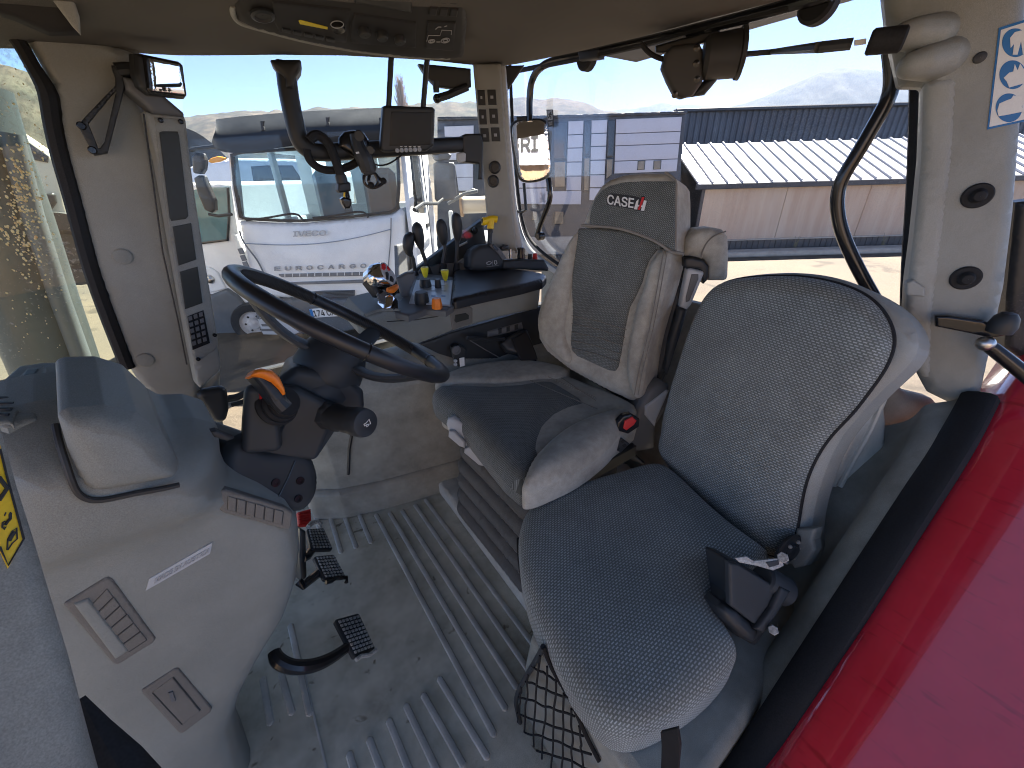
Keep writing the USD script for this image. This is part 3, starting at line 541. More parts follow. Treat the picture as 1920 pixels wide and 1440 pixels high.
# ---- left rear pillar
lr = thing('door_pillar', 'wide grey rear door pillar with blue safety sticker and rubber buffers', 'pillar')
LP = PL((1.04, .2, 1.0), (-.93, -.37, .0))
obj("trim", slab(LP, [(1640, -190), (1668, 62), (1690, 160), (1736, 160), (1730, 300), (1714, 450), (1702, 540), (1698, 610), (1714, 690), (1742, 742), (1795, 768), (1834, 796), (1846, 740), (1868, 640), (1890, 540), (1908, 400), (1925, 200), (1940, -190)], .05, .022, rnd=.01), 'trim_cool', lr)
obj('inner_trim', slab(LP.off(.004), [(1735, 150), (1800, 140), (1790, 300), (1770, 450), (1752, 600), (1748, 735), (1716, 690), (1699, 610), (1703, 540), (1715, 450), (1730, 300)], .03, .012, rnd=.008), 'trim_grey', lr)
for a, b, c, r_ in (((1752, 62), (1716, 62), (1694, 66), 26), ((1768, 108), (1735, 116), (1710, 122), 27)):
    p = [LP.off(-.025).hit(a[0] + 6, a[1] + 3), LP.off(.005).hit(*a), LP.off(.022).hit(*b), LP.off(.028).hit(*c)]; rr = size(p[2], r_)
    obj('boss', rhull(p, [rr * 1.35, rr * 1.08, rr * .95, rr * .82]), 'trim_cool', lr)
for q, r_ in (((1832, 367), .0195), ((1810, 521), .0205)):
    bf = obj('buffer', lathe(LP.hit(*q), LP.n, [(r_, -.002), (r_, .003), (r_ * .9, .005), (r_ * .6, .0045), (r_ * .52, .006), (r_ * .5, .012), (r_ * .36, .016), (.0005, .017)], 28), 'rubber', lr)
obj('plug', lathe(LP.hit(1837, 108), LP.n, [(.0075, -.002), (.0075, .002), (.006, .003), (.0005, .003)], 18), 'black_plastic', lr)
obj('clip', slab(LP.off(.012), zE((398, 1062), (425, 1050), (472, 1080), (470, 1115), (400, 1108)), .02, .004), 'trim_grey', lr)
stk = obj('safety_sticker', slab(LP.off(.0012), [(1873, 52), (1930, 34), (1930, 226), (1851, 243)], .001, .0003), 'blue_print', lr)
obj('sticker_face', slab(LP.off(.0018), [(1877, 56), (1930, 39), (1930, 222), (1855, 238)], .001, .0003), 'white_print', stk)
LS = LP.off(.0024)
def disc(pl, c, r, n=36): q = pl.px([c])[0]; t = np.linspace(0, 2 * math.pi, n, endpoint=False); return q + r * np.stack([np.cos(t), np.sin(t)], 1)
for c, icon in (((1904, 80), ((788, 142), (806, 120), (830, 114), (858, 112), (858, 205), (836, 202), (829, 155), (816, 205), (798, 205), (803, 165), (790, 180))),
                ((1899, 140), ((764, 292), (785, 272), (800, 268), (806, 240), (816, 264), (826, 238), (842, 262), (842, 312), (785, 328), (775, 305))),
                ((1892, 202), ((748, 388), (775, 376), (792, 370), (800, 358), (838, 360), (832, 400), (838, 418), (780, 430), (745, 436), (740, 415)))):
    d_ = obj('blue_sign', slab(LS, [(c[0] + 25 * math.cos(a_), c[1] + 27 * math.sin(a_)) for a_ in np.linspace(0, 6.2832, 37)[:-1]], .0006, .0002), 'blue_print', stk)
    obj('pictogram', slab(LS.off(.0006), zE(*icon), .0006, .0002), 'white_print', stk)
dl = thing('door_check', 'black door check strap with knob and strut on the rear door pillar', 'door check')
DP = LP.off(.03)
obj('strap', slab(DP, zE((508, 1186), (560, 1186), (690, 1205), (768, 1240), (776, 1258), (720, 1270), (640, 1252), (510, 1226)), .012, .004), 'black_gloss', dl)
obj('knob', lathe(DP.hit(*zE((745, 1245))[0]), (0, 0, 1), [(.017, 0), (.019, .012), (.016, .026), (.010, .034), (.0005, .036)]), 'black_plastic', dl)
obj('strut', tube([DP.off(.01).hit(*k) for k in zE((690, 1288), (720, 1305), (850, 1408), (900, 1450))], [.010, .011, .012, .012], 12), 'black_gloss', dl)
obj('joint', ball(DP.off(.012).hit(*zE((695, 1288))[0]), (.013,) * 3), 'steel', dl)
solo('open_door', slab(PL((1.25, .0, .9), (-.8, -.6, 0)), [(1912, 380), (1990, 370), (1990, 720), (1890, 655), (1893, 560)], .04, .01), 'black_plastic', 'dark edge of the open cab door at the right border', 'door')

# ---- sill, flange, red fender
XS = [.26, .34, .44, .56, .70, .85, 1.0, 1.10]
def along(px_): return np.array([at(*p, x=x) for p, x in zip(px_, XS)])
sealc = along([(1225, 1690), (1318, 1560), (1402, 1440), (1500, 1288), (1602, 1128), (1702, 972), (1795, 825), (1836, 748)])
solo('sill_seal', tube(sealc, .026, 12, n=60, flat=(.75, V(0, .3, 1)), power=2.6), 'rubber', 'thick black rubber seal along the door sill beside the red fender', 'seal')
lip = along([(1150, 1690), (1250, 1560), (1338, 1430), (1436, 1270), (1546, 1108), (1650, 955), (1748, 810), (1778, 752)])
inn = along([(1090, 1690), (1190, 1560), (1275, 1450), (1375, 1310), (1470, 1170), (1575, 1005), (1680, 850), (1715, 770)])
deep = inn + V(0, .12, -.10); far = deep + V(0, .2, -.02); sl = sealc + V(0, .015, -.03)
solo('sill_trim', loft([sl, sealc * .5 + lip * .5 + V(0, 0, .004), lip, lip * .55 + inn * .45 + V(0, .01, -.004), inn + V(0, 0, -.02), deep, far], 40, 50), 'trim_grey_worn', 'grey moulded sill trim between the passenger seat and the door seal', 'sill')
fe = along([(1262, 1700), (1350, 1570), (1440, 1445), (1540, 1292), (1640, 1134), (1738, 978), (1826, 832), (1872, 745)])
fe = np.vstack([fe[0] + V(-.3, 0, -.32), fe[0] + V(-.12, 0, -.13), fe, fe[-1] + V(.15, 0, .06), fe[-1] + V(.4, 0, .06), fe[-1] + V(.7, 0, -.10)])
rows = [fe + V(0, .03, -.06), fe + V(0, .0, -.012), fe + V(0, -.015, -.002), fe + V(0, -.10, .0), fe + V(0, -.25, -.004), fe + V(0, -.42, -.02), fe + V(0, -.50, -.05), fe + V(0, -.53, -.12), fe + V(0, -.53, -.2)]
fd = solo('red_fender', loft(rows, 50, 70), 'red_paint', 'glossy red rear fender outside the door sill', 'fender', smooth=True)

# ================================================================ seats
def bulge(h, R, c=None):                                   # a soft crown, h high, grown over R from the edge
    return lambda u, v, d: h * np.sin(np.clip(d / R, 0, 1) * math.pi / 2)
def outline_tube(pl, o, r, w=0.0, closed=True, n=80, smooth=True):
    q = spl(o, n, closed) if smooth else np.asarray(o); return tube(pl.to3(q, np.full(len(q), w)), r, 7, closed)

# ---- driver's seat
ds = thing('driver_seat', "driver's seat in beige suede and charcoal cloth with a tall headrest", 'seat')
bl, brr = at(1000, 688, z=.56), at(1190, 748, z=.56)
topc = at(1190, 335, x=.955)
DB = through(bl, brr, topc)                               # front of the backrest
body = [(1085, 425), (1066, 455), (1050, 500), (1030, 540), (1012, 580), (1003, 610), (1004, 636), (1020, 662), (1060, 694), (1120, 728), (1180, 756), (1194, 748), (1212, 660), (1236, 560), (1254, 475), (1240, 440), (1160, 415)]
obj('backrest', slab(DB, body, .11, .035, rnd=.012, bulge=bulge(.006, .12), two=True), 'suede', ds)
# left and right side wings stand proud of the middle
wingr = zI((960, 335), (930, 345), (898, 385), (884, 420), (872, 470), (858, 512), (840, 560), (822, 640), (806, 720), (800, 800), (812, 880), (836, 925), (850, 922), (880, 760), (930, 560), (972, 365))
wg = obj('side_wing', slab(DB.off(.034), wingr, .17, .03, smooth=70), 'suede', ds)
wingl = zI((618, 270), (596, 285), (560, 345), (510, 460), (470, 560), (457, 625), (470, 690), (520, 750), (575, 788), (590, 760), (568, 690), (570, 600), (590, 480), (600, 400), (612, 330))
obj('side_wing', slab(DB.off(.026), wingl, .10, .028, smooth=70, two=True), 'suede', ds)
ins = zI((622, 262), (700, 262), (800, 272), (900, 305), (965, 335), (925, 345), (897, 385), (880, 430), (870, 470), (848, 520), (822, 570), (805, 650), (790, 740), (778, 800), (765, 816), (740, 812), (680, 785), (620, 758), (598, 735), (593, 700), (602, 600), (598, 500), (600, 440), (612, 360))
obj('back_cloth', slab(DB.off(.011), ins, .02, .007, rnd=.006, bulge=bulge(.004, .08)), 'cloth_fine', ds)
for y in (600, 630, 662, 695, 725):                       # quilting seams
    x0, x1 = 600, 812 - (y - 600) * .2
    obj('stitch_line', tube([DB.off(.0155).hit(*k) for k in zI((x0, y), ((x0 + x1) / 2, y + 22), (x1, y + 55))], .0011, 6), 'stitch', ds)
for dx in (0, 14):
    obj('stitch_line', tube([DB.off(.036).hit(*k) for k in zI((955 + dx, 350), (925 + dx, 520), (893 + dx, 680), (862 + dx, 800), (842 + dx, 905))], .0014, 6, n=20), 'stitch', wg)
obj('back_shell', slab(DB.off(-.10), [(1100, 430), (1260, 440), (1285, 478), (1278, 560), (1262, 640), (1242, 700), (1205, 770), (1180, 760), (1060, 690), (1020, 610)], .05, .015, rnd=.01), 'shroud_black', ds)
# headrest
HR = DB.off(.030)
hb = zO((40, 478), (58, 410), (100, 300), (145, 200), (205, 112), (280, 60), (400, 22), (560, 6), (700, 8), (765, 16), (805, 46), (838, 95), (845, 200), (846, 400), (842, 690), (815, 690), (740, 642), (640, 582), (500, 527), (340, 482), (220, 470), (130, 466))
hd = obj('headrest', slab(HR, hb, .125, .022, rnd=.008, step=.008, bulge=bulge(.005, .05)), 'suede', ds)
hc = zO((118, 462), (110, 400), (128, 310), (165, 225), (215, 165), (280, 125), (400, 95), (560, 85), (835, 88), (832, 300), (828, 660), (815, 672), (760, 640), (640, 575), (500, 520), (340, 478), (220, 468))
HC = HR.off(.0055)
hcl = obj('headrest_cloth', slab(HC, hc, .012, .004, rnd=.003, bulge=bulge(.002, .03)), 'cloth_fine', hd)
obj('piping', tube([HR.off(.004).hit(*k) for k in zO((45, 462), (130, 465), (220, 472), (340, 484), (500, 528), (640, 582), (740, 640), (815, 690), (850, 690), (905, 705))], .0038, 8, n=40), 'piping', hd)
obj('piping', tube([HR.off(-.004).hit(*k) for k in zO((752, 15), (800, 45), (840, 90), (845, 200), (845, 400), (840, 680))], .003, 8, n=40), 'piping', hd)
# embroidered lettering on the headrest: CASE and the IH mark
LG = HC.off(.0030)
outl = zO((255, 250), (265, 205), (300, 190), (500, 215), (545, 232), (552, 212), (582, 215), (580, 245), (600, 252), (578, 345), (488, 335), (480, 325), (265, 290))
lg = obj('logo_backing', slab(LG, outl, .002, .0008), 'dark_print', hd)
obj('logo_letters', lettering(LG.off(.0004), 'CASE', zO((262, 282))[0], zO((484, 318))[0], zO((268, 200))[0], .0014, True), 'white_print', hd)
for q in (((508, 258), (528, 240), (516, 328), (488, 324)), ((574, 248), (596, 254), (574, 340), (546, 336))): obj('logo_bar', slab(LG.off(.0010), zO(*q), .001, .0003), 'white_print', hd)
obj('logo_bar', slab(LG.off(.0014), zO((556, 222), (576, 222), (570, 250), (536, 332), (520, 330), (545, 262)), .001, .0003), 'red_button', hd)
obj('logo_bar', slab(LG.off(.0008), zO((514, 286), (576, 296), (573, 310), (511, 300)), .001, .0003), 'white_print', hd)
# cushion
DC = through(at(1000, 690, z=.545), at(1190, 752, z=.54), at(850, 800, z=.535))
co = [(822, 742), (824, 724), (838, 706), (880, 684), (930, 673), (985, 668), (1050, 690), (1130, 722), (1200, 756), (1188, 780), (1130, 820), (1060, 850), (990, 870), (960, 862), (910, 815), (860, 770), (825, 752)]
obj('cushion', slab(DC, co, .10, .045, smooth=90, bulge=bulge(.006, .1)), 'suede', ds)
cc = zI((60, 866), (90, 852), (180, 850), (300, 855), (400, 848), (470, 836), (530, 834), (600, 872), (694, 930), (690, 940), (610, 960), (560, 985), (520, 1025), (500, 1075), (490, 1130), (470, 1190), (430, 1230), (396, 1228), (340, 1184), (280, 1115), (200, 1020), (115, 945), (66, 905), (54, 880))
obj('cushion_cloth', slab(DC.off(.012), cc, .085, .05, rnd=.006, bulge=bulge(.004, .1)), 'cloth_fine', ds)
bo = zI((850, 938), (790, 935), (700, 955), (600, 995), (530, 1040), (480, 1085), (440, 1135), (415, 1190), (410, 1225), (440, 1228), (520, 1200), (620, 1155), (710, 1095), (770, 1040), (815, 980))
obj('side_bolster', slab(DC.off(.03), bo, .095, .042, smooth=90), 'suede', ds)
bo2 = zI((70, 850), (110, 815), (200, 785), (300, 768), (420, 762), (520, 775), (590, 800), (560, 830), (480, 835), (380, 848), (250, 852), (120, 852))
obj('side_bolster', slab(DC.off(.018), bo2, .09, .026, smooth=70), 'suede', ds)
obj('piping', tube([DC.off(.004).hit(*k) for k in zI((60, 862), (110, 852), (200, 850), (330, 856), (430, 846), (530, 832), (600, 868), (694, 930))], .003, 7, n=40), 'piping', ds)
for a in (((440, 850), (700, 960)), ((510, 836), (694, 915))): obj('stitch_line', tube([DC.off(.0165).hit(*k) for k in zI(*a)], .0011, 6), 'stitch', ds)
# adjusting handles under the front edge
LPL = PL(at(870, 830, z=.47), (-.75, -.55, .35))
hp = obj('handle_tray', slab(LPL, zI((118, 992), (140, 988), (190, 1020), (235, 1075), (258, 1130), (262, 1180), (245, 1182), (180, 1110), (125, 1060), (112, 1020)), .05, .012), 'pale_plastic', ds)
for q in (((125, 1042), (145, 1045), (185, 1085), (185, 1112), (165, 1105), (122, 1068)), ((185, 1112), (205, 1105), (255, 1150), (258, 1182), (240, 1178), (183, 1130))): obj('adjust_handle', slab(LPL.off(.014), zI(*q), .02, .006), 'pale_plastic', hp)
# bellows
bc = V(.62, .78, 0)
for k, (z0, sx, sy) in enumerate(((.07, .205, .235), (.135, .20, .23), (.20, .195, .225), (.265, .19, .22), (.33, .182, .21))):
    obj('bellows_fold', pillow(PL(bc + V(0, 0, z0 + .06), (0, 0, 1)), [(-sx, -sy), (sx, -sy), (sx, sy), (-sx, sy)], .062, .030, rnd=.06, two=True, step=.02), 'bellows', ds)
obj('seat_pan', pillow(PL(bc + V(.02, 0, .43), (0, 0, 1)), [(-.18, -.20), (.24, -.20), (.24, .21), (-.18, .21)], .05, .012, rnd=.03, step=.03), 'black_plastic', ds)
# side console of the seat: grey shell, switch block, buckle
SD = PL(at(1185, 800, y=.60), (-.45, -.87, .2))
obj('side_shell', slab(SD, zI((900, 880), (950, 850), (985, 870), (975, 960), (930, 1030), (925, 1120), (830, 1135), (760, 1190), (700, 1185), (680, 1165), (780, 1060), (850, 975)), .08, .02, rnd=.01), 'mid_plastic', ds)
obj('side_panel', slab(SD.off(.006), zI((968, 888), (978, 890), (930, 1000), (922, 1030), (884, 985), (886, 950)), .02, .006), 'pale_plastic', ds)
SD2 = PL(at(1178, 800, y=.555), (-.45, -.87, .2))
swb = obj('switch_block', slab(SD2, zI((756, 1105), (792, 1072), (824, 1095), (790, 1130)), .012, .003), 'black_plastic', ds)
for k in range(4): x, y = 770 + 26 * (k % 2) + 6 * (k // 2), 1098 - 12 * (k % 2) + 16 * (k // 2); obj('switch_key', slab(SD2.off(.0015), zI((x - 7, y), (x + 4, y - 8), (x + 11, y), (x, y + 8)), .003, .001), 'rubber', swb)
obj('belt_box', slab(SD.off(-.01), zI((690, 1165), (800, 1150), (870, 1180), (890, 1175), (830, 1120), (790, 1120)), .05, .01), 'black_plastic', ds)
bk = obj('belt_buckle', slab(SD2.off(.012), zI((778, 1010), (800, 985), (830, 978), (865, 1000), (862, 1030), (820, 1058), (785, 1048), (775, 1035)), .018, .006), 'black_gloss', ds)
obj('release_button', slab(SD2.off(.015), zI((800, 1035), (806, 1006), (835, 990), (852, 1006), (842, 1022), (812, 1044)), .008, .003), 'red_button', bk)
# folded armrest beside the backrest
AR = PL(at(1330, 470, x=1.03), (-.72, -.69, .05))
obj('armrest', slab(AR, zI((1035, 375), (1035, 340), (1050, 300), (1085, 268), (1140, 262), (1190, 270), (1212, 300), (1214, 380), (1210, 470), (1125, 470), (1128, 410), (1115, 385), (1060, 372)), .08, .025, rnd=.01), 'suede', ds)
obj('armrest_seam', tube([AR.off(.002).hit(*k) for k in zI((1098, 380), (1110, 340), (1140, 300), (1195, 275))], .002, 6, n=20), 'stitch', ds)
obj('armrest_hinge', slab(AR.off(-.002), zI((1036, 380), (1060, 374), (1110, 385), (1130, 410), (1130, 460), (1110, 480), (1095, 425), (1036, 415)), .04, .008), 'black_plastic', ds)
obj('armrest_insert', slab(AR.off(.002), zI((1045, 422), (1060, 418), (1110, 430), (1112, 440), (1062, 560), (1045, 578), (1018, 568), (1022, 540)), .03, .008), 'pale_plastic', ds)
obj('insert_recess', slab(AR.off(.004), zI((1062, 440), (1090, 440), (1090, 460), (1055, 545), (1040, 550), (1040, 530)), .006, .003), 'mid_plastic', ds)
obj('armrest_post', slab(AR.off(-.006), zI((1015, 570), (1050, 575), (1020, 680), (985, 790), (970, 835), (955, 810), (975, 700)), .05, .012), 'shroud_black', ds)

# ---- loose belt tongue on the far side
bt = thing('seat_belt_clasp', "black seat belt clasp hanging beside the right of the driver's cushion", 'seat belt')
BP = PL(at(975, 650, y=1.08), (-.35, -.75, .5))
obj('reel_case', slab(BP, zI((328, 705), (345, 685), (400, 655), (430, 655), (450, 700), (440, 735), (400, 750), (350, 735)), .05, .012), 'black_plastic', bt)
obj('strap', slab(BP.off(.014), zI((370, 690), (410, 668), (425, 660), (445, 700), (462, 740), (470, 768), (410, 782), (398, 760)), .012, .004), 'webbing', bt)
obj('tongue', slab(BP.off(.010), zI((425, 775), (462, 765), (478, 802), (455, 816), (440, 800)), .008, .003), 'black_gloss', bt)
obj('slot', slab(BP.off(.0115), zI((448, 798), (460, 793), (465, 803), (455, 808)), .002, .0006), 'steel', bt)

# ---- passenger seat
ps = thing('passenger_seat', 'passenger seat in dotted charcoal cloth with a smooth grey shell', 'seat')
ca, cb = at(1232, 862, z=.45), at(1440, 1028, z=.45)
PB = through(ca, cb, at(1480, 516, x=.955))
fo = [(1230, 850), (1233, 810), (1245, 750), (1262, 690), (1285, 620), (1310, 565), (1338, 532), (1380, 518), (1440, 513), (1500, 515), (1560, 527), (1610, 548), (1645, 580), (1662, 615), (1664, 645), (1650, 685), (1620, 730), (1585, 775), (1548, 815), (1518, 860), (1498, 910), (1488, 960), (1478, 1010), (1455, 1045), (1430, 1042), (1390, 1012), (1310, 940)]
sh = [(1235, 850), (1262, 690), (1310, 562), (1345, 528), (1400, 513), (1490, 508), (1570, 520), (1632, 545), (1685, 582), (1712, 625), (1706, 668), (1655, 722), (1604, 776), (1562, 832), (1534, 896), (1517, 958), (1512, 1015), (1505, 1060), (1458, 1056), (1420, 1035), (1310, 940)]
obj('shell', slab(PB.off(-.028), sh, .075, .022, smooth=120, step=.015), 'trim_grey', ps)
def curve(u, v, d): return .022 * np.sin(np.clip(d / .16, 0, 1) * math.pi / 2)
obj('back_cloth', slab(PB, fo, .05, .026, smooth=130, bulge=curve, step=.009), 'cloth_dots', ps)
obj('piping', tube(PB.off(-.026).to3(spl(PB.px(fo), 130)), .0035, 7, True), 'rubber', ps)
ear = PB.off(-.03)
obj('shell_foot', slab(ear.off(.01), [(1492, 990), (1530, 990), (1524, 1012), (1528, 1030), (1508, 1062), (1488, 1066), (1478, 1050)], .03, .006), 'trim_cool', ps)
PC = through(ca, cb, at(1080, 1300, z=.425))
cu = [(1240, 862), (1180, 870), (1110, 890), (1040, 915), (990, 945), (972, 985), (972, 1040), (985, 1105), (1010, 1170), (1045, 1235), (1085, 1295), (1125, 1342), (1160, 1362), (1200, 1362), (1250, 1342), (1300, 1312), (1345, 1275), (1378, 1235), (1388, 1200), (1368, 1165), (1360, 1120), (1375, 1070), (1420, 1040), (1450, 1030), (1400, 990), (1310, 915)]
obj('cushion', slab(PC.off(.02), cu, .085, .035, smooth=130, bulge=bulge(.016, .12), step=.010), 'cloth_dots', ps)
obj('piping', tube(PC.off(-.052).to3(spl(PC.off(-.052).px([(972, 1010), (985, 1105), (1045, 1240), (1085, 1300), (1122, 1350), (1160, 1372), (1205, 1372), (1260, 1348), (1310, 1318)]), 60, False)), .005, 7), 'rubber', ps)
hj = obj('hinge', lathe(PB.off(.0).hit(1474, 1028), (-.2, -.97, .1), [(.001, 0), (.034, 0), (.036, .006), (.030, .010), (.018, .010), (.016, .016), (.0005, .017)], 28), 'black_plastic', ps)
for k in range(6): a_ = k * math.pi / 3; c_ = PB.hit(1474, 1028) + V(-.2, -.97, .1) * .012; obj('hinge_rivet', ball(c_ + .024 * (math.cos(a_) * V(1, -.2, 0) + math.sin(a_) * V(0, .1, 1)), (.004,) * 3), 'worn_steel', hj)
rl = thing('belt_reel', "black seat belt reel in its plastic pouch at the door side of the passenger seat", 'seat belt')
RP_ = PL(at(1420, 1120, y=.115), (-.35, -.80, .48))
obj('pouch', slab(RP_, zJ((606, 852), (640, 862), (760, 935), (785, 935), (788, 950), (735, 1040), (690, 1105), (640, 1075), (598, 1025), (592, 1000), (620, 960)), .06, .012, rnd=.004), 'black_plastic', rl)
obj('front_plate', slab(RP_.off(.012), zJ((612, 862), (640, 868), (757, 940), (700, 1045), (680, 1035), (615, 985)), .012, .004), 'shroud_black', rl)
obj('flange', slab(RP_.off(.02), zJ((757, 930), (788, 945), (745, 1015), (710, 1065), (685, 1052), (730, 990)), .05, .006), 'black_plastic', rl)
obj('reel_drum', cyl(RP_.off(-.01).hit(*zJ((700, 905))[0]), RP_.off(-.01).hit(*zJ((770, 945))[0]), .026), 'shroud_black', rl)
obj('lower_cover', slab(RP_.off(.014), zJ((592, 1000), (605, 985), (640, 1000), (690, 1045), (705, 1060), (690, 1100), (650, 1085), (600, 1030)), .05, .016), 'black_plastic', rl)
obj('latch_plate', slab(RP_.off(.03), zJ((628, 850), (660, 845), (680, 858), (760, 850), (765, 872), (735, 885), (690, 872), (640, 862)), .003, .0008), 'worn_steel', rl)
obj('latch_slot', slab(RP_.off(.0315), zJ((715, 862), (750, 856), (752, 868), (725, 876)), .001, .0003), 'black_plastic', rl)
obj('bolt', cyl(RP_.off(.01).hit(*zJ((735, 1052))[0]), RP_.off(.03).hit(*zJ((735, 1052))[0]), .008, k=6), 'worn_steel', rl)
obj('anchor_bolt', cyl(RP_.off(.01).hit(*zJ((762, 848))[0]), RP_.off(.035).hit(*zJ((762, 848))[0]), .009, k=6), 'worn_steel', rl)
# pedestal with net pocket
pd = thing('seat_pedestal', 'beige moulded pedestal under the passenger seat', 'pedestal')
obj('box', pillow(PL((.27, .2, .2), (-1, 0, .0)), PL((.27, .2, .2), (-1, 0, 0)).to2([V(.27, .04, -.02), V(.27, .385, -.0), V(.27, .385, .20), V(.27, .36, .36), V(.27, .04, .36)]), .5, .02, rnd=.02), 'trim_grey_worn', pd)
obj('strap', slab(PL((.262, .1, .2), (-1, -.1, 0)), [(1238, 1374), (1270, 1366), (1275, 1400), (1270, 1460), (1238, 1460), (1240, 1400)], .004, .001), 'webbing', pd)
np_ = thing('net_pocket', 'black elastic net pocket on the front of the beige pedestal', 'net')
NP = PL((.258, .3, .2), (-1, -.05, 0))
no = NP.px(zJ((88, 1100), (60, 1150), (12, 1245), (20, 1300), (60, 1445), (110, 1470), (245, 1420), (200, 1330), (160, 1240), (118, 1170)))
obj('frame', tube(NP.to3(np.vstack([spl(no[[0, 1, 2, 3, 4, 5]], 24, False)])), .0055, 8), 'black_plastic', np_)
obj('frame', tube(NP.to3(spl(no[[0, 9, 8, 7, 6]], 20, False)), .004, 8), 'webbing', np_)
def net(a, b, n, k0, jitter):
    for i in range(n):
        t = (i + .5) / n; p = a[0] * (1 - t) + a[1] * t; q = b[0] * (1 - t) + b[1] * t
        s_ = np.linspace(0, 1, 9)[:, None]; path = p * (1 - s_) + q * s_ + rng.normal(size=(9, 2)) * jitter
        obj('net_cord', tube(NP.to3(path, .004 + .003 * np.sin(np.linspace(0, 9, 9))), .0021, 6, n=20), 'webbing', np_)
J2 = lambda *a: NP.px(zJ(*a))
net(J2((70, 1110), (20, 1260)), J2((150, 1230), (90, 1470)), 0, 0, 0)
for a, b in (((62, 1150), (130, 1190)), ((40, 1190), (165, 1240)), ((22, 1235), (180, 1290)), ((18, 1285), (205, 1345)), ((28, 1330), (225, 1395)), ((40, 1375), (240, 1440)), ((52, 1420), (180, 1460)),
             ((80, 1115), (58, 1445)), ((105, 1150), (85, 1460)), ((128, 1190), (115, 1465)), ((150, 1225), (145, 1460)), ((172, 1270), (172, 1450)), ((195, 1320), (205, 1440)), ((50, 1170), (35, 1370)), ((32, 1210), (20, 1310))):
    p, q = J2(a, b); s_ = np.linspace(0, 1, 9)[:, None]; path = p * (1 - s_) + q * s_ + rng.normal(size=(9, 2)) * .0014
    obj('net_cord', tube(NP.to3(path, np.full(9, .004)), .0021, 6, n=24), 'webbing', np_)
# pale plastic cover behind the passenger seat
pc = thing('plastic_cover', 'pale scuffed plastic cover on the sill behind the passenger backrest', 'cover')
KP = PL(at(1615, 860, x=1.0), (-.45, -.85, .2))
obj('cover', slab(KP, zK((455, 545), (470, 480), (510, 380), (570, 290), (620, 230), (632, 330), (625, 430), (590, 540), (530, 640), (515, 640), (480, 580)), .05, .018, rnd=.006), 'translucent_white', pc)
obj('ridge', tube([KP.off(.001).hit(*k) for k in zK((470, 535), (520, 440), (570, 350), (612, 250))], .006, 8, n=20), 'translucent_white', pc)
obj('screw', lathe(KP.hit(*zK((533, 418))[0]), KP.n, [(.007, -.001), (.007, .003), (.0005, .004)], 12), 'steel', pc)

# ================================================================ steering wheel and column
WC, WT, WR = V(.155, .757, .908), .655, .195
WN = V(math.sin(WT), 0, math.cos(WT)); WE = V(math.cos(WT), 0, -math.sin(WT)); WY = V(0, 1, 0)
def wp(a, r, h=0.0): return WC + r * (math.cos(a) * WE + math.sin(a) * WY) + h * WN
sw_ = thing('steering_wheel', 'black leather steering wheel with three spokes tilted towards the driver', 'steering wheel')
th = np.linspace(0, 2 * math.pi, 97)[:-1]
obj('rim', tube([wp(a, WR) for a in th], .0132, 14, True), 'leather', sw_)
for a0 in (math.pi * .55, math.pi * 1.45, math.pi * .02):     # seams across the leather
    obj('rim_seam', tube([wp(a0, WR) + .0135 * (math.cos(b) * unit(wp(a0, 1) - WC) + math.sin(b) * WN) for b in np.linspace(0, 2 * math.pi, 20)[:-1]], .0012, 6, True), 'black_gloss', sw_)
for a in np.linspace(math.pi * .56, math.pi * .98, 70):          # laced inner side of the far rim
    e = unit(wp(a, 1) - WC); b = np.linspace(-.9, .9, 5)
    obj('lace', tube([wp(a + .010 * k, WR) + .0137 * (-math.cos(c) * e + math.sin(c) * WN) for k, c in zip((-.9, -.4, 0, .4, .9), b)], .0014, 4), 'leather_rough', sw_)
for a in np.linspace(math.pi * .12, math.pi * .42, 44):
    e = unit(wp(a, 1) - WC); b = np.linspace(-.9, .9, 5)
    obj('lace', tube([wp(a + .010 * k, WR) + .0137 * (-math.cos(c) * e + math.sin(c) * WN) for k, c in zip((-.9, -.4, 0, .4, .9), b)], .0014, 4), 'leather_rough', sw_)
obj('hub', lathe(WC - .105 * WN, WN, [(.0005, 0), (.060, 0), (.064, .01), (.060, .04), (.052, .060), (.046, .066), (.0005, .068)], 40), 'shroud_black', sw_)
for a in (-math.pi * .30, math.pi * .30, math.pi):
    obj('spoke', tube([wp(a, .03, -.062), wp(a, .08, -.060), wp(a, .13, -.040), wp(a, .165, -.016), wp(a, .19, -.002)], [.020, .021, .020, .019, .016], 10, n=16, flat=(.42, WN)), 'shroud_black', sw_)
sc_ = thing('steering_column', 'black steering column shroud with stalks in front of the dashboard', 'steering column')
def lev(pts, y): return [at(*k, y=y) for k in pts]
obj('collar', lathe(WC - .128 * WN, WN, [(.0005, 0), (.066, 0), (.067, .008), (.060, .024), (.0005, .024)], 36), 'shroud_black', sc_)
top = zF((560, 700), (600, 610), (650, 600), (760, 690), (890, 720), (950, 790), (968, 850), (960, 885), (870, 880), (780, 850), (640, 820), (560, 770))
obj('upper_shroud', rhull(lev(zF((570, 735), (625, 695), (700, 705), (880, 750), (940, 800), (945, 860), (760, 850), (620, 800)), .712) + lev(zF((600, 640), (640, 620), (900, 760), (950, 850), (620, 780)), .84), .014), 'shroud_black', sc_)
main_ = lev(zF((385, 800), (470, 790), (600, 790), (790, 880), (760, 985), (705, 1120), (600, 1100), (510, 1085), (365, 1085)), .685)
obj('shroud', rhull(main_ + lev(zF((470, 830), (640, 750), (880, 850), (820, 960), (715, 1110), (480, 1060)), .84), .012), 'shroud_black', sc_)
obj('shroud_seam', tube([q + V(0, -.013, 0) for q in lev(zF((490, 1090), (520, 1010), (560, 930)), .685)], .002, 6), 'black_plastic', sc_)
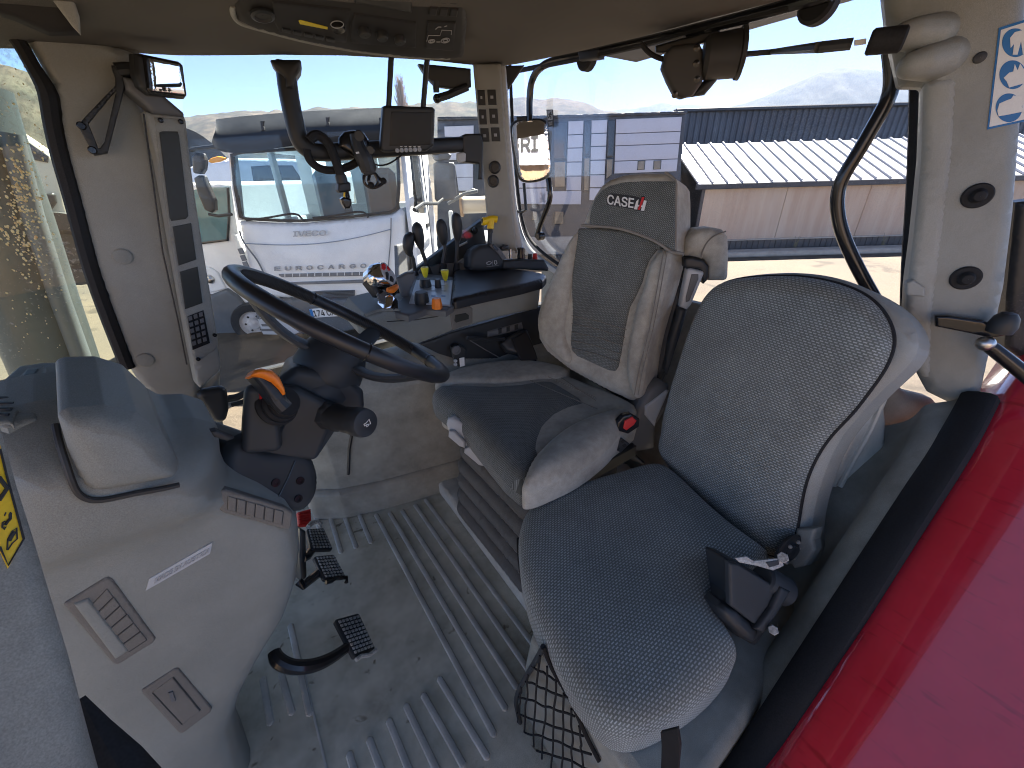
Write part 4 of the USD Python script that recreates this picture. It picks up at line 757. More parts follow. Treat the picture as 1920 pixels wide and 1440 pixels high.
obj('side_pod', rhull(lev(zF((392, 790), (440, 790), (480, 860), (500, 1070), (372, 1080)), .655) + lev(zF((400, 800), (480, 1060)), .73), .012), 'shroud_black', sc_)
obj('hazard_button', slab(PL(at(*zF((435, 790))[0], y=.640), (.2, -.6, .75)), zF((412, 772), (455, 766), (470, 800), (425, 812)), .012, .003), 'red_button', sc_)
DCn = unit(V(.35, -.92, .18)); DC0 = at(*zF((560, 1240))[0], y=.66)
JP = PL(DC0, DCn)
jo = obj('joint_cover', slab(JP, zF((250, 1110), (300, 1050), (380, 1020), (430, 1090), (600, 1110), (700, 1130), (740, 1190), (755, 1290), (735, 1370), (690, 1430), (640, 1450), (560, 1430), (480, 1380), (360, 1330), (270, 1300), (240, 1200)), .16, .02, smooth=80), 'shroud_black', sc_)
for q in ((508, 1281), (640, 1270), (630, 1367)): obj('screw', lathe(JP.hit(*zF(q)[0]), DCn, [(.007, -.001), (.007, .003), (.004, .003), (.004, .001), (.0005, .001)], 14), 'black_gloss', jo)
obj('cover_seam', tube([JP.off(.001).hit(*k) for k in zF((615, 1165), (575, 1260), (520, 1370))], .0014, 6), 'black_gloss', jo)
# orange-topped shuttle lever
sl0 = PL(at(*zF((560, 860))[0], y=.645), (.55, -.75, .35))
for k, r_ in enumerate((.034, .029, .024)): obj('lever_boot', lathe(sl0.hit(*zF((545, 850))[0]) - sl0.n * .02 + V(0, 0, 0), sl0.n, [(.0005, .005 + .009 * k), (r_, .005 + .009 * k), (r_ * 1.02, .009 + .009 * k), (r_ * .92, .014 + .009 * k), (.0005, .014 + .009 * k)], 24), 'rubber', sc_)
SLP = PL(at(*zF((480, 740))[0], y=.615), (.35, -.85, .4))
le = obj('shuttle_lever', slab(SLP, zF((388, 700), (420, 680), (520, 740), (575, 800), (570, 835), (540, 850), (510, 850), (470, 800), (440, 760)), .03, .008), 'black_plastic', sc_)
obj('orange_cap', slab(SLP.off(.010), zF((387, 698), (405, 668), (440, 658), (500, 668), (540, 705), (570, 770), (575, 800), (562, 806), (540, 775), (500, 735), (450, 712)), .034, .009), 'orange', le)
obj('stem', tube([SLP.off(-.012).hit(*k) for k in zF((500, 800), (530, 850), (560, 880))], .012, 10), 'black_plastic', le)
# stalk with horn symbol
st0, st1 = at(*zF((830, 930))[0], y=.66), at(*zF((965, 955))[0], y=.60)
ax = unit(st1 - st0)
sb = obj('stalk_base', slab(PL(st0, ax), zF((770, 890), (800, 850), (880, 860), (890, 990), (800, 1000), (765, 960)), .03, .01), 'shroud_black', sc_)
stl = obj('stalk', lathe(st0, ax, [(.022, -.01), (.024, .01), (.021, .02), (.023, .035), (.022, .05), (.0245, .055), (.025, .075), (.023, .082), (.018, .084), (.0005, .085)], 30), 'shroud_black', sc_)
HP2 = PL(st0 + ax * .0855, ax); hc_ = np.zeros(2)
obj('horn_mark', cat(*[tube(HP2.to3(hc_ * .0 + np.array(q) * .0062), .0008, 5) for q in ([(-1, .35), (-.2, .35), (.9, .8), (.9, -.6), (-.2, -.15), (-1, -.15), (-1, .35)], [(-.5, -.2), (-.5, -.7), (.1, -.7), (.1, -.25)])]), 'white_print', stl)

# ================================================================ dashboard pod
da = thing('dashboard', 'large grey moulded dashboard pod with air vents and a hinged lid', 'dashboard')
DPn = V(.16, -.98, -.10); DP_ = PL((-.08, .60, .80), DPn)
dpo = [(-60, 830), (0, 808), (60, 792), (105, 786), (200, 776), (280, 795), (330, 820), (380, 815), (425, 826), (430, 880), (440, 905), (500, 925), (552, 950), (574, 985), (578, 1040), (570, 1100), (548, 1165), (505, 1235), (468, 1300), (452, 1350), (462, 1400), (485, 1450), (500, 1530), (300, 1530), (180, 1420), (0, 1250), (-60, 1100)]
def dbulge(u, v, d):
    q = np.stack([u, v], 1); t = DP_.px([(300, 965), (560, 880), (330, 1250)])
    a, b = t[0], t[1]; n_ = V(-(b - a)[1], (b - a)[0]); n_ /= np.linalg.norm(n_); h = (q - a) @ n_      # above the crease the pod swells outwards
    return .050 / (1 + np.exp(-h / .011)) * np.clip(d / .04, 0, 1) + .006 * np.sin(np.clip(d / .2, 0, 1) * 1.57)
obj('body', slab(DP_, dpo, .13, .05, rnd=.014, step=.012, bulge=dbulge), 'trim_pod', da)
obj('lower_body', slab(DP_.off(-.05), [(-60, 1000), (200, 960), (540, 990), (560, 1060), (530, 1160), (480, 1250), (448, 1320), (440, 1370), (470, 1450), (480, 1530), (100, 1530)], .22, .02, rnd=.02), 'trim_pod', da)
LDo = [(107, 793), (130, 783), (200, 776), (262, 790), (312, 832), (340, 880), (343, 900), (330, 906), (250, 922), (185, 934), (162, 930), (148, 915), (128, 860)]
LD = DP_.off(.064)
lid = obj('lid', slab(LD, LDo, .16, .022, rnd=.008, step=.01, bulge=bulge(.008, .08)), 'trim_pod', da)
obj('lid_gap', tube([DP_.off(w + .0148 * min(1, w / .041)).hit(u, v) for u, v, w in ((104, 796, .014), (110, 825, .024), (119, 855, .031), (130, 888, .037), (141, 916, .0405), (156, 932, .041), (185, 938, .041), (250, 926, .041), (300, 917, .041), (336, 909, .040))], .0032, 8, n=40), 'dark_print', da)
ztop = float(DP_.hit(200, 780)[2])
t1_, t2_ = DP_.hit(0, 812), DP_.hit(200, 780); TP = through(t1_, t2_, t1_ + V(0, .1, 0)).off(.0)
def top_(pts, th_=.01, r_=.003, up=0.0): return slab(TP.off(up), pts, th_, r_)
TP = TP.off(.004)
obj('top_plate', top_(zH((-40, 200), (60, 115), (150, 103), (215, 103), (120, 285), (20, 310), (-40, 300)), .012, .004), 'trim_pod', da)
tv = obj('top_display', top_(zH((30, 182), (90, 122), (150, 118), (150, 130), (88, 185)), .006, .002, .003), 'trim_pod', da)
obj('display_glass', top_(zH((52, 178), (88, 130), (126, 124), (96, 170)), .003, .0008, .0045), 'lcd_grey', tv)
vt = obj('top_vent', top_(zH((-20, 300), (5, 200), (95, 200), (40, 300)), .008, .003, .002), 'trim_pod', da)
for k in range(4): y = 215 + 18 * k; obj('slat', top_(zH((-10, y), (58 - 9 * k, y), (54 - 9 * k, y + 6), (-10, y + 6)), .004, .001, .004), 'black_plastic', vt)
SDn = DP_.off(.0055)
def vent(name, outer, inner, nsl, along_):
    o = obj(name, slab(SDn.off(.002), zH(*outer), .012, .003, rnd=.004), 'vent_grey', da)
    obj('recess', slab(SDn.off(.0028), zH(*inner), .006, .0005), 'black_plastic', o)
    a, b, c, d = [V(*k) for k in zH(*inner)]
    for k in range(nsl):
        t0, t1 = (k + .06) / nsl, (k + .94) / nsl
        if along_: q = [a + (b - a) * t0, a + (b - a) * t1, d + (c - d) * t1, d + (c - d) * t0]
        else: q = [a + (d - a) * t0, b + (c - b) * t0, b + (c - b) * t1, a + (d - a) * t1]
        obj('slat', slab(SDn.off(.0036 + .0006 * (k % 2)), [tuple(e) for e in q], .003, .0012), 'vent_grey', o)
    return o
v1 = vent('side_vent', ((210, 905), (355, 812), (372, 822), (515, 1015), (505, 1030), (385, 1105), (370, 1095)), ((300, 905), (352, 850), (485, 1020), (425, 1060)), 6, False)
obj('vent_flap', slab(SDn.off(.0055), zH((243, 905), (292, 885), (425, 1055), (380, 1085)), .006, .003), 'trim_pod', v1)
v2 = vent('upper_vent', ((722, 528), (745, 525), (940, 585), (965, 600), (958, 655), (940, 655), (735, 600), (722, 590)), ((750, 545), (935, 597), (930, 640), (748, 590)), 6, True)
v3 = vent('lower_hatch', ((465, 1190), (580, 1112), (592, 1115), (700, 1245), (695, 1258), (600, 1330), (588, 1325)), ((500, 1195), (572, 1140), (662, 1250), (598, 1300)), 1, True)
obj('latch', slab(SDn.off(.006), zH((555, 1195), (570, 1190), (580, 1220), (565, 1225)), .003, .001), 'mid_plastic', v3)
NPL = SDn.off(.0012)
plate = obj('name_plate', slab(NPL, zH((480, 857), (492, 818), (700, 698), (692, 735)), .002, .0005), 'pale_plastic', da)
obj('plate_letters', lettering(NPL.off(.0004), 'MADE IN AUSTRIA', zH((508, 833))[0], zH((688, 730))[0], zH((512, 815))[0], .0008, True), 'grey_print', plate)
obj('small_vent', slab(SDn.off(.03), zF((160, 1010), (190, 1003), (290, 1045), (250, 1060), (180, 1040)), .01, .003), 'black_plastic', da)

# foreground jamb with the yellow sticker
fj = thing('door_jamb', 'grey front door jamb close to the camera with a yellow warning sticker', 'door jamb')
c0 = EYE + unit(ray(60, 1150)) * .42
JB = PL(c0, -unit(ray(60, 1150)) + V(.25, 0, 0))
obj('trim', slab(JB, [(-120, 560), (-10, 700), (12, 800), (40, 900), (72, 1000), (105, 1110), (140, 1225), (170, 1340), (200, 1450), (230, 1560), (-120, 1560)], .03, .012, step=.01), 'trim_grey_worn', fj)
ys = obj('warning_sticker', slab(JB.off(.0010), [(-40, 780), (0, 832), (46, 1008), (15, 1066), (-40, 950)], .0008, .0003), 'yellow', fj)
Y2 = JB.off(.0014)
Zs = Z(0, 800, .2083)
obj('border', tube([Y2.hit(*k) for k in Zs((2, 200), (55, 420), (214, 1010), (75, 1250), (0, 1080))], .0006, 5), 'dark_print', ys)
obj('diamond', tube([Y2.hit(*k) for k in Zs((-10, 450), (66, 552), (-10, 665))], .0012, 5), 'dark_print', ys)
obj('key_symbol', cat(slab(Y2, Zs((78, 790), (92, 765), (110, 775), (108, 830), (92, 850), (78, 835)), .0005, .0002), tube([Y2.hit(*k) for k in Zs((88, 830), (60, 865), (45, 885))], .0008, 5), tube([Y2.hit(*k) for k in Zs((45, 850), (25, 865), (22, 905), (40, 925), (52, 900))], .0005, 5),
     slab(Y2, Zs((35, 795), (52, 765), (60, 775), (45, 808)), .0005, .0002)), 'dark_print', ys)
obj('book_symbol', cat(tube([Y2.hit(*k) for k in Zs((65, 1110), (72, 1010), (110, 940), (150, 910), (155, 1010), (110, 1050), (70, 1110))], .0004, 5), tube([Y2.hit(*k) for k in Zs((82, 1030), (105, 985), (135, 945))], .0011, 5)), 'dark_print', ys)
gp_ = solo('jamb_seal', tube([EYE + unit(ray(u, v)) * .50 for u, v in ((150, 1310), (178, 1370), (215, 1440), (270, 1540))], [.003, .009, .016, .022], 10), 'rubber', 'black rubber seal at the foot of the front door jamb', 'seal')

# ================================================================ pedals
def pedal(label, pad, n, nx, ny, foot_, mat='worn_steel', group=None):
    t = thing('pedal', label, 'pedal')
    obj('pad', slab(n, pad, .012, .004, rnd=.006), 'black_plastic', t)
    a, b, c, d = [V(*k) for k in pad[:4]]
    for i in range(nx):
        for j in range(ny):
            f = lambda s, r: tuple((a * (1 - s) + b * s) * (1 - r) + (d * (1 - s) + c * s) * r)
            s0, s1, r0, r1 = (i + .16) / nx, (i + .84) / nx, (j + .16) / ny, (j + .84) / ny
            s0, s1, r0, r1 = [.05 + .9 * k for k in (s0, s1, r0, r1)]
            qs = [n.hit(*k) for k in (f(s0, r0), f(s1, r0), f(s1, r1), f(s0, r1))]; m_ = sum(qs) / 4
            tri = [q - n.n * .001 for q in qs] + [m_ + (q - m_) * .72 + n.n * .0035 for q in qs]
            h_ = trimesh.convex.convex_hull(np.array(tri)); obj('stud', of(h_), mat, t, smooth=False)
    return t
PP = PL(at(665, 1195, z=.13), (.62, -.2, .76))
p1 = pedal('large studded clutch pedal on a curved black arm nearest the camera', zL((482, 722), (600, 690), (682, 865), (578, 905)), PP, 6, 9, None)
obj('lip', tube([PP.off(.004).hit(*k) for k in zL((585, 918), (610, 900), (650, 895), (682, 870))], .005, 7), 'worn_steel', p1)
obj('arm', tube([PP.off(-.012).hit(*k) for k in zL((550, 850), (480, 900), (380, 945), (270, 950), (205, 915), (190, 880))], [.012, .013, .015, .015, .015, .013], 10, n=30), 'black_gloss', p1)
P2 = PL(at(618, 1065, z=.14), (.62, -.25, .74))
p2 = pedal('black studded brake pedal with a curled lower lip', zL((382, 418), (480, 408), (540, 520), (432, 530)), P2, 6, 7, None, 'worn_steel')
obj('lip', tube([P2.off(.002).hit(*k) for k in zL((440, 545), (465, 540), (490, 522), (540, 522), (538, 545))], .006, 7), 'black_gloss', p2)
obj('arm', tube([P2.off(-.015).hit(*k) for k in zL((420, 490), (380, 520), (330, 560), (310, 540))], .012, 8), 'black_gloss', p2)
P3 = PL(at(600, 1010, z=.16), (.62, -.25, .74))
p3 = pedal('worn studded brake pedal just under the steering joint', zL((348, 285), (432, 282), (476, 385), (372, 388)), P3, 6, 7, None)
obj('lip', tube([P3.off(.006).hit(*k) for k in zL((355, 278), (372, 258), (400, 252), (418, 268))], .008, 7), 'worn_steel', p3)
obj('arm', tube([P3.off(-.015).hit(*k) for k in zL((380, 380), (350, 420), (330, 430))], .012, 8), 'black_gloss', p3)
P4 = PL(at(570, 970, z=.12), (.6, -.3, .74))
p4 = thing('red_pedal', 'ribbed red pedal half hidden under the dashboard', 'pedal')
obj('pad', slab(P4, zL((305, 205), (368, 188), (372, 262), (310, 268)), .015, .004), 'red_button', p4)
for k in range(5): obj('rib', tube([P4.off(.001).hit(*q) for q in zL((310, 212 + 12 * k), (366, 203 + 12 * k))], .0022, 6), 'red_button', p4)
bkt = solo('pedal_bracket', slab(PL(at(575, 1050, z=.16), (.3, -.9, .2)), zL((318, 290), (345, 300), (350, 520), (325, 545), (315, 420)), .05, .006), 'black_plastic', 'dark bracket between the pedals and the dashboard edge', 'bracket')

# ================================================================ armrest console and side levers
ac = thing('armrest_console', 'grey armrest console with a padded lid, control panel and digital display', 'console')
e1_, e2_ = at(*zG((690, 600))[0], z=.822), at(*zG((1230, 490))[0], z=.822)
AC = through(e1_, e2_, e1_ + V(0, .02, -.2))
obj('side', slab(AC, zG((105, 770), (150, 690), (280, 655), (360, 665), (410, 690), (450, 660), (520, 650), (590, 665), (640, 660), (680, 630), (900, 570), (1230, 510), (1215, 655), (1000, 700), (820, 750), (690, 790), (560, 840), (480, 870), (300, 850), (110, 810)), .16, .012, rnd=.006), 'trim_pod', ac)
obj('seam', tube([AC.off(.001).hit(*k) for k in zG((280, 730), (450, 720), (580, 700), (665, 680))], .0012, 6), 'black_plastic', ac)
obj('edge_lip', tube([AC.off(-.004).hit(*k) for k in zG((150, 690), (210, 665), (300, 655), (370, 668), (405, 692), (450, 662), (520, 650), (580, 668), (610, 668), (645, 645), (675, 632))], .0045, 7, n=60), 'trim_cool', ac)
bz = obj('display_bezel', slab(AC.off(.003), zG((668, 680), (690, 655), (790, 635), (808, 650), (808, 740), (680, 785)), .01, .004), 'vent_grey', ac)
obj('display', slab(AC.off(.005), zG((700, 690), (765, 678), (785, 692), (784, 715), (705, 738), (695, 725)), .006, .002), 'lcd_grey', bz)
# padded lid
zt = .842
LT = PL((0, 0, zt), (0, 0, 1))
lidpx = zG((690, 420), (700, 412), (800, 402), (930, 396), (1040, 400), (1140, 412), (1230, 428), (1260, 440), (1235, 470), (1100, 505), (900, 545), (690, 590), (675, 585))
obj('padded_lid', slab(LT, lidpx, .032, .012, rnd=.01), 'leather', ac)
# control panel left of the lid
CT = PL(at(*zG((560, 540))[0], z=zt - .008), (0, -.05, .99))
obj('top_deck', slab(CT.off(-.004), zG((100, 655), (130, 600), (190, 575), (360, 600), (460, 425), (690, 455), (690, 630), (640, 660), (520, 650), (410, 690), (280, 655)), .02, .005), 'mid_plastic', ac)
pnl = obj('control_panel', slab(CT, zG((460, 472), (685, 475), (668, 628), (415, 612)), .01, .002), 'silver_panel', ac)
for k in range(9):
    x, y = 490 + (k % 3) * 62, 505 + (k // 3) * 32; obj('panel_mark', slab(CT.off(.0008), zG((x, y), (x + 26, y + 1), (x + 25, y + 5), (x - 1, y + 4)), .0008, .0002), 'blue_print' if k > 5 else 'grey_print', pnl)
def knob(pts, r0, h, mat, nm='knob', par=ac, k=18, r1=None):
    p = CT.hit(*zG(pts)[0]); return obj(nm, lathe(p - CT.n * .004, CT.n, [(.0005, 0), (r0, 0), (r0, h * .3), ((r1 or r0 * .85), h * .9), ((r1 or r0 * .85) * .9, h), (.0005, h)], k), mat, par)
knob((517, 515), .020, .030, 'black_plastic'); knob((595, 520), .011, .032, 'black_plastic'); knob((495, 608), .022, .034, 'black_plastic'); knob((588, 640), .015, .030, 'orange', k=6)
for q in ((518, 470), (640, 488)):
    p = CT.hit(*zG(q)[0]); bt_ = obj('push_pull_knob', lathe(p, CT.n, [(.005, -.01), (.005, .008), (.008, .012), (.011, .024), (.0135, .038), (.0125, .042), (.0005, .043)], 20), 'yellow_bright', ac)
    obj('stem', lathe(p, CT.n, [(.0065, -.01), (.0065, .006), (.0005, .006)], 14), 'steel', bt_)
# multi-function grip
mf = thing('control_grip', 'shiny chrome multifunction grip with red and dark buttons on the armrest', 'joystick')
GP = PL(at(*zN((480, 300))[0], y=1.12), (.30, -.80, .45))
obj('head', slab(GP, zN((285, 90), (340, 60), (400, 50), (455, 85), (520, 160), (575, 230), (600, 300), (600, 360), (560, 390), (500, 390), (400, 375), (330, 330), (280, 260), (262, 170)), .05, .022, smooth=60), 'chrome', mf)
fc = obj('face', slab(GP.off(.004), zN((405, 85), (450, 85), (520, 160), (575, 230), (598, 310), (570, 375), (520, 350), (450, 290), (400, 170)), .008, .004, smooth=40), 'pale_plastic', mf)
for q in (((405, 110), (430, 90), (465, 115), (465, 165), (440, 190), (410, 165)), ((480, 125), (510, 155), (525, 190), (500, 195), (480, 165))): obj('button', slab(GP.off(.007), zN(*q), .006, .003, rnd=.001), 'red_button', fc)
for q in (((455, 215), (480, 205), (505, 235), (500, 320), (470, 300)), ((520, 265), (545, 265), (572, 310), (565, 355), (515, 330))): obj('button', slab(GP.off(.007), zN(*q), .006, .003, rnd=.001), 'black_plastic', fc)
obj('thumbwheel', tube([GP.off(.004).hit(*k) for k in zN((475, 455), (520, 460), (570, 440), (610, 405))], [.006, .009, .009, .006], 10, n=12), 'orange', mf)
obj('neck', slab(GP.off(-.012), zN((430, 430), (500, 400), (620, 400), (640, 480), (560, 560), (480, 520)), .03, .01), 'black_gloss', mf)
obj('palm_rest', slab(GP.off(.0), zN((455, 715), (470, 520), (530, 490), (560, 500), (610, 560), (635, 740), (560, 738)), .05, .014, rnd=.002), 'chrome', mf)
obj('side_inlay', slab(GP.off(.002), zN((560, 600), (600, 560), (625, 600), (630, 730), (560, 725), (530, 700)), .006, .003), 'black_gloss', mf)
obj('back_grip', slab(GP.off(-.03), zN((205, 320), (265, 265), (340, 400), (430, 480), (440, 520), (350, 510)), .03, .008), 'black_plastic', mf)
for k in range(4): obj('boot_fold', tube([GP.off(-.02).hit(*q) for q in zN((340 + 10 * k, 515 + 32 * k), (390 + 8 * k, 540 + 26 * k), (455, 500 + 32 * k))], .006, 8), 'mid_plastic', mf)
sh_ = solo('grip_shield', slab(PL(at(*zN((740, 400))[0], y=1.19), (-.2, -.95, .1)), zN((600, 300), (740, 225), (865, 215), (850, 330), (790, 470), (770, 600), (690, 620), (640, 420)), .03, .008), 'mid_plastic', 'grey shield standing behind the chrome grip', 'shield')

# far side console: hump with yellow-handled lever, black levers, switches
sc2 = thing('side_console', 'dark side console with a rounded hump and small switches by the switch pillar', 'console')
HU = PL(at(*zQ((800, 600))[0], y=1.29), (-.25, -.95, .15))
obj('hump', slab(HU, zQ((590, 740), (590, 600), (640, 500), (740, 430), (850, 420), (960, 440), (1060, 560), (1100, 640), (1080, 760), (900, 800), (640, 790)), .09, .02, rnd=.005), 'shroud_black', sc2)
obj('deck', slab(HU.off(.004), zQ((1060, 650), (1300, 630), (1640, 640), (1700, 760), (1690, 800), (1350, 780), (1060, 770)), .12, .01), 'shroud_black', sc2)
obj('lever_slot', slab(HU.off(.006), zQ((900, 440), (930, 430), (1000, 500), (985, 520), (950, 510)), .006, .002), 'black_gloss', sc2)
obj('slot_plate', slab(HU.off(.003), zQ((870, 440), (930, 420), (1010, 480), (1110, 620), (1060, 650), (960, 530)), .006, .002), 'mid_plastic', sc2)
for q in (((830, 685), (865, 665), (905, 680), (870, 710), (830, 700)), ((935, 690), (940, 655), (965, 655), (975, 690), (955, 710))): obj('pictogram', tube([HU.off(.001).hit(*k) for k in zQ(*q, q[0])], .0009, 5), 'white_print', sc2)
for a in (((910, 655), (912, 735)), ((830, 735), (995, 725))): obj('pictogram', tube([HU.off(.001).hit(*k) for k in zQ(*a)], .0006, 5), 'grey_print', sc2)
for (q, r_, h_, mt) in (((1305, 560), .016, .040, 'black_gloss'), ((1430, 560), .009, .018, 'black_plastic'), ((1500, 560), .010, .020, 'red_button'), ((1160, 520), .006, .026, 'steel')):
    p = HU.off(-.03).hit(*zQ((q[0], q[1] + 70))[0]); obj('switch_knob', lathe(p, (0, 0, 1), [(r_, -.01), (r_, h_ * .4), (r_ * .85, h_ * .5), (r_ * .9, h_), (r_ * .7, h_ * 1.05), (.0005, h_ * 1.05)], 18), mt, sc2)
obj('switch_guard', slab(HU.off(-.02), zQ((1030, 470), (1070, 430), (1130, 440), (1140, 490), (1050, 510)), .02, .005), 'black_plastic', sc2)
yl = thing('yellow_lever', 'yellow T-handled lever on a grey stem at the switch pillar', 'lever')
YP = HU.off(.0)
obj('stem', tube([YP.off(-.03).hit(*k) for k in zQ((870, 440), (875, 330), (880, 240))], [.009, .008, .0085], 12), 'shroud_black', yl)
obj('collar', lathe(YP.off(-.03).hit(*zQ((882, 250))[0]), (0, 0, 1), [(.010, -.005), (.010, .006), (.0005, .006)], 14), 'black_plastic', yl)
obj('neck', tube([YP.off(-.03).hit(*k) for k in zQ((884, 215), (886, 150), (888, 90))], [.013, .0125, .015], 14), 'yellow', yl)
obj('grip', tube([YP.off(-.03).hit(*k) for k in zQ((768, 108), (800, 110), (850, 92), (920, 78), (970, 85))], [.014, .0145, .0125, .0125, .0125], 14, n=24), 'yellow', yl)
obj('button', lathe(YP.off(-.03).hit(*zQ((770, 108))[0]), YP.hit(760, 400) - YP.hit(800, 398), [(.009, -.004), (.009, .003), (.0005, .004)], 14), 'black_plastic', yl)
lev_px = [((1345, 1085), (1330, 1150), (1365, 1220), (1375, 1290), 1.405), ((1385, 1030), (1395, 1100), (1420, 1190), (1440, 1245), 1.405), ((1520, 1010), (1530, 1090), (1545, 1160), (1530, 1240), 1.40), ((1605, 975), (1615, 1060), (1612, 1150), (1605, 1240), 1.40)]
lab = ['short black spool lever furthest left against the sunlit lorry door', 'second black spool lever from the left against the sunlit lorry door', 'third black spool lever from the left beside the yellow knobs', 'tallest black spool lever next to the yellow T-handle']
for (a, b, c, d, y), L_ in zip(lev_px, lab):
    t = thing('spool_lever', L_, 'lever', 'spool levers')
    P = [at(*k, y=y) for k in zB(a, b, c, d)]; ax_ = unit(P[0] - P[2])
    obj('grip', tube([P[0] + .012 * ax_, P[0] + .004 * ax_, P[0] * .6 + P[1] * .4, P[1] * .8 + P[2] * .2, P[1] * .35 + P[2] * .65], [.004, .014, .020, .017, .009], 14, n=20), 'black_plastic', t)
    obj('stem', tube([P[1] * .5 + P[2] * .5, P[2], P[3]], [.0075, .007, .007], 10), 'black_plastic', t)
    obj('boot', lathe(P[3] - V(0, 0, .02), unit(P[2] - P[3]), [(.014, -.02), (.013, .0), (.011, .015), (.009, .02), (.0005, .02)], 16), 'rubber', t)
lvd = solo('lever_deck', slab(PL(at(800, 505, y=1.425), (-.1, -.85, .5)), zB((1370, 1330), (1400, 1270), (1500, 1240), (1640, 1230), (1690, 1270), (1690, 1330)), .06, .01), 'mid_plastic', 'grey lever deck behind the yellow knobs', 'console')
ub = thing('console_underside', 'dark bracket and levers under the armrest console', 'bracket')
obj('plate', slab(PL(at(880, 640, y=1.17), (-.1, -.99, 0)), zG((480, 870), (690, 795), (900, 735), (1230, 640), (1240, 960), (700, 960), (600, 930)), .03, .006), 'black_plastic', ub)
obj('bracket', slab(PL(at(870, 690, y=1.14), (-.1, -.99, 0)), zG((680, 890), (720, 870), (770, 900), (760, 1000), (720, 1010), (690, 950)), .02, .004), 'black_plastic', ub)
obj('washer', lathe(at(*zG((705, 905))[0], y=1.135), (-.1, -1, 0), [(.016, -.004), (.016, .004), (.009, .005), (.009, .002), (.0005, .002)], 18), 'mid_plastic', ub)
obj('label', slab(PL(at(872, 685, y=1.13), (-.1, -.99, 0)), zG((725, 955), (755, 950), (758, 1000), (730, 1008)), .002, .0006), 'white_print', ub)
for k in range(2): obj('nut', lathe(at(*zG((700, 970 + 22 * k))[0], y=1.13), (-.1, -1, 0), [(.006, -.004), (.006, .004), (.0005, .004)], 6), 'pale_plastic', ub)
obj('rod', tube([at(*k, y=1.12) for k in zG((770, 830), (900, 840), (1000, 835))], .007, 8), 'black_plastic', ub)
obj('cable', tube([at(*k, y=1.13) for k in zG((790, 845), (880, 900), (970, 950))], .002, 6), 'mid_plastic', ub)
gb = obj('grey_box', slab(PL(at(950, 625, y=1.15), (-.1, -.99, 0)), zG((900, 790), (1110, 735), (1120, 780), (900, 830)), .03, .006), 'mid_plastic', ub)
for k in range(3): obj('slot', slab(PL(at(950, 625, y=1.148), (-.1, -.99, 0)), zG((965 + 50 * k, 775 - 12 * k), (985 + 50 * k, 770 - 12 * k), (985 + 50 * k, 800 - 12 * k), (965 + 50 * k, 806 - 12 * k)), .004, .001), 'black_plastic', gb)

# ================================================================ bar, monitor, holders in the side window
mb = thing('mounting_bar', 'thick black mounting bar curving down from the roof to the switch pillar', 'bar')
MB_ = [(535, 118), (540, 165), (547, 205), (555, 240), (563, 264), (575, 278), (592, 285), (640, 284), (690, 281), (780, 276), (866, 271)]
pm = [at(*k, y=1.36) for k in MB_]
obj('bar', tube(pm, [.023] * 11, 14, n=60, power=2.8), 'black_plastic', mb)
obj('roof_foot', slab(PL(at(535, 130, y=1.33), (-.2, -.97, 0)), zB((550, 90), (735, 90), (728, 150), (700, 195), (690, 260), (645, 260), (636, 195), (590, 150)), .07, .012, rnd=.004), 'black_plastic', mb)
eb = obj('end_bracket', slab(PL(at(890, 280, y=1.325), (-.3, -.95, 0)), zB((1640, 520), (1660, 512), (1745, 510), (1760, 560), (1755, 770), (1730, 770), (1735, 680), (1645, 672)), .06, .006), 'black_plastic', mb)
obj('socket_plate', slab(PL(at(867, 293, y=1.30), (-.3, -.95, 0)), zB((1612, 622), (1650, 616), (1662, 625), (1660, 668), (1628, 675), (1612, 655)), .02, .004), 'pale_plastic', mb)
mo = thing('monitor', 'small black monitor hung on two rods in the side window', 'monitor')
MO = PL(at(765, 242, y=1.27), (-.22, -.96, -.10))
obj('case', slab(MO, zB((1195, 360), (1210, 353), (1475, 362), (1490, 375), (1482, 580), (1440, 612), (1200, 618), (1178, 602)), .035, .008, rnd=.004), 'black_plastic', mo)
obj('screen', slab(MO.off(.001), zB((1240, 388), (1468, 392), (1462, 575), (1232, 580)), .004, .001), 'screen', mo)
for k in range(6): obj('button', lathe(MO.off(.0).hit(*zB((1274 + 25 * k, 606 - 1.2 * k))[0]), MO.n, [(.006, -.002), (.006, .003), (.0005, .004)], 12), 'grey_print', mo)
for k in range(5): obj('mark', slab(MO.off(.0006), zB((1290 + 25 * k, 582), (1304 + 25 * k, 581), (1304 + 25 * k, 585), (1290 + 25 * k, 586)), .0008, .0002), 'white_print', mo)
for q in ((zC((952, 170))[0], zC((940, 330))[0], zC((926, 600))[0]), (zC((1157, 210))[0], zC((1142, 340))[0], zC((1120, 605))[0])):
    obj('rod', tube([MO.off(-.015).hit(*k) for k in q], .0075, 8), 'black_plastic', mo)
ph = thing('phone_holder', 'black phone holder with claw arms clamped to the bar', 'phone holder')
PH = PL(at(685, 285, y=1.30), (-.2, -.97, .05))
obj('suction_dome', slab(PH.off(-.02), zB((938, 590), (945, 530), (975, 495), (1030, 486), (1085, 498), (1115, 540), (1120, 600), (1030, 640)), .03, .014), 'black_gloss', ph)
obj('arm', tube([PH.hit(*k) for k in zB((1040, 515), (1060, 590), (1090, 660), (1110, 730))], [.016, .020, .023, .018], 10, n=20), 'black_plastic', ph)
obj('knob', cyl(PH.off(.0).hit(*zB((1060, 525))[0]), PH.off(.02).hit(*zB((1060, 525))[0]), .014), 'black_plastic', ph)
obj('side_knob', cyl(PH.off(-.01).hit(*zB((1118, 605))[0]), PH.off(.012).hit(*zB((1122, 605))[0]), .012), 'black_gloss', ph)
obj('label', slab(PH.off(.022), zB((1040, 615), (1058, 612), (1062, 622), (1044, 626)), .002, .0005), 'white_print', ph)
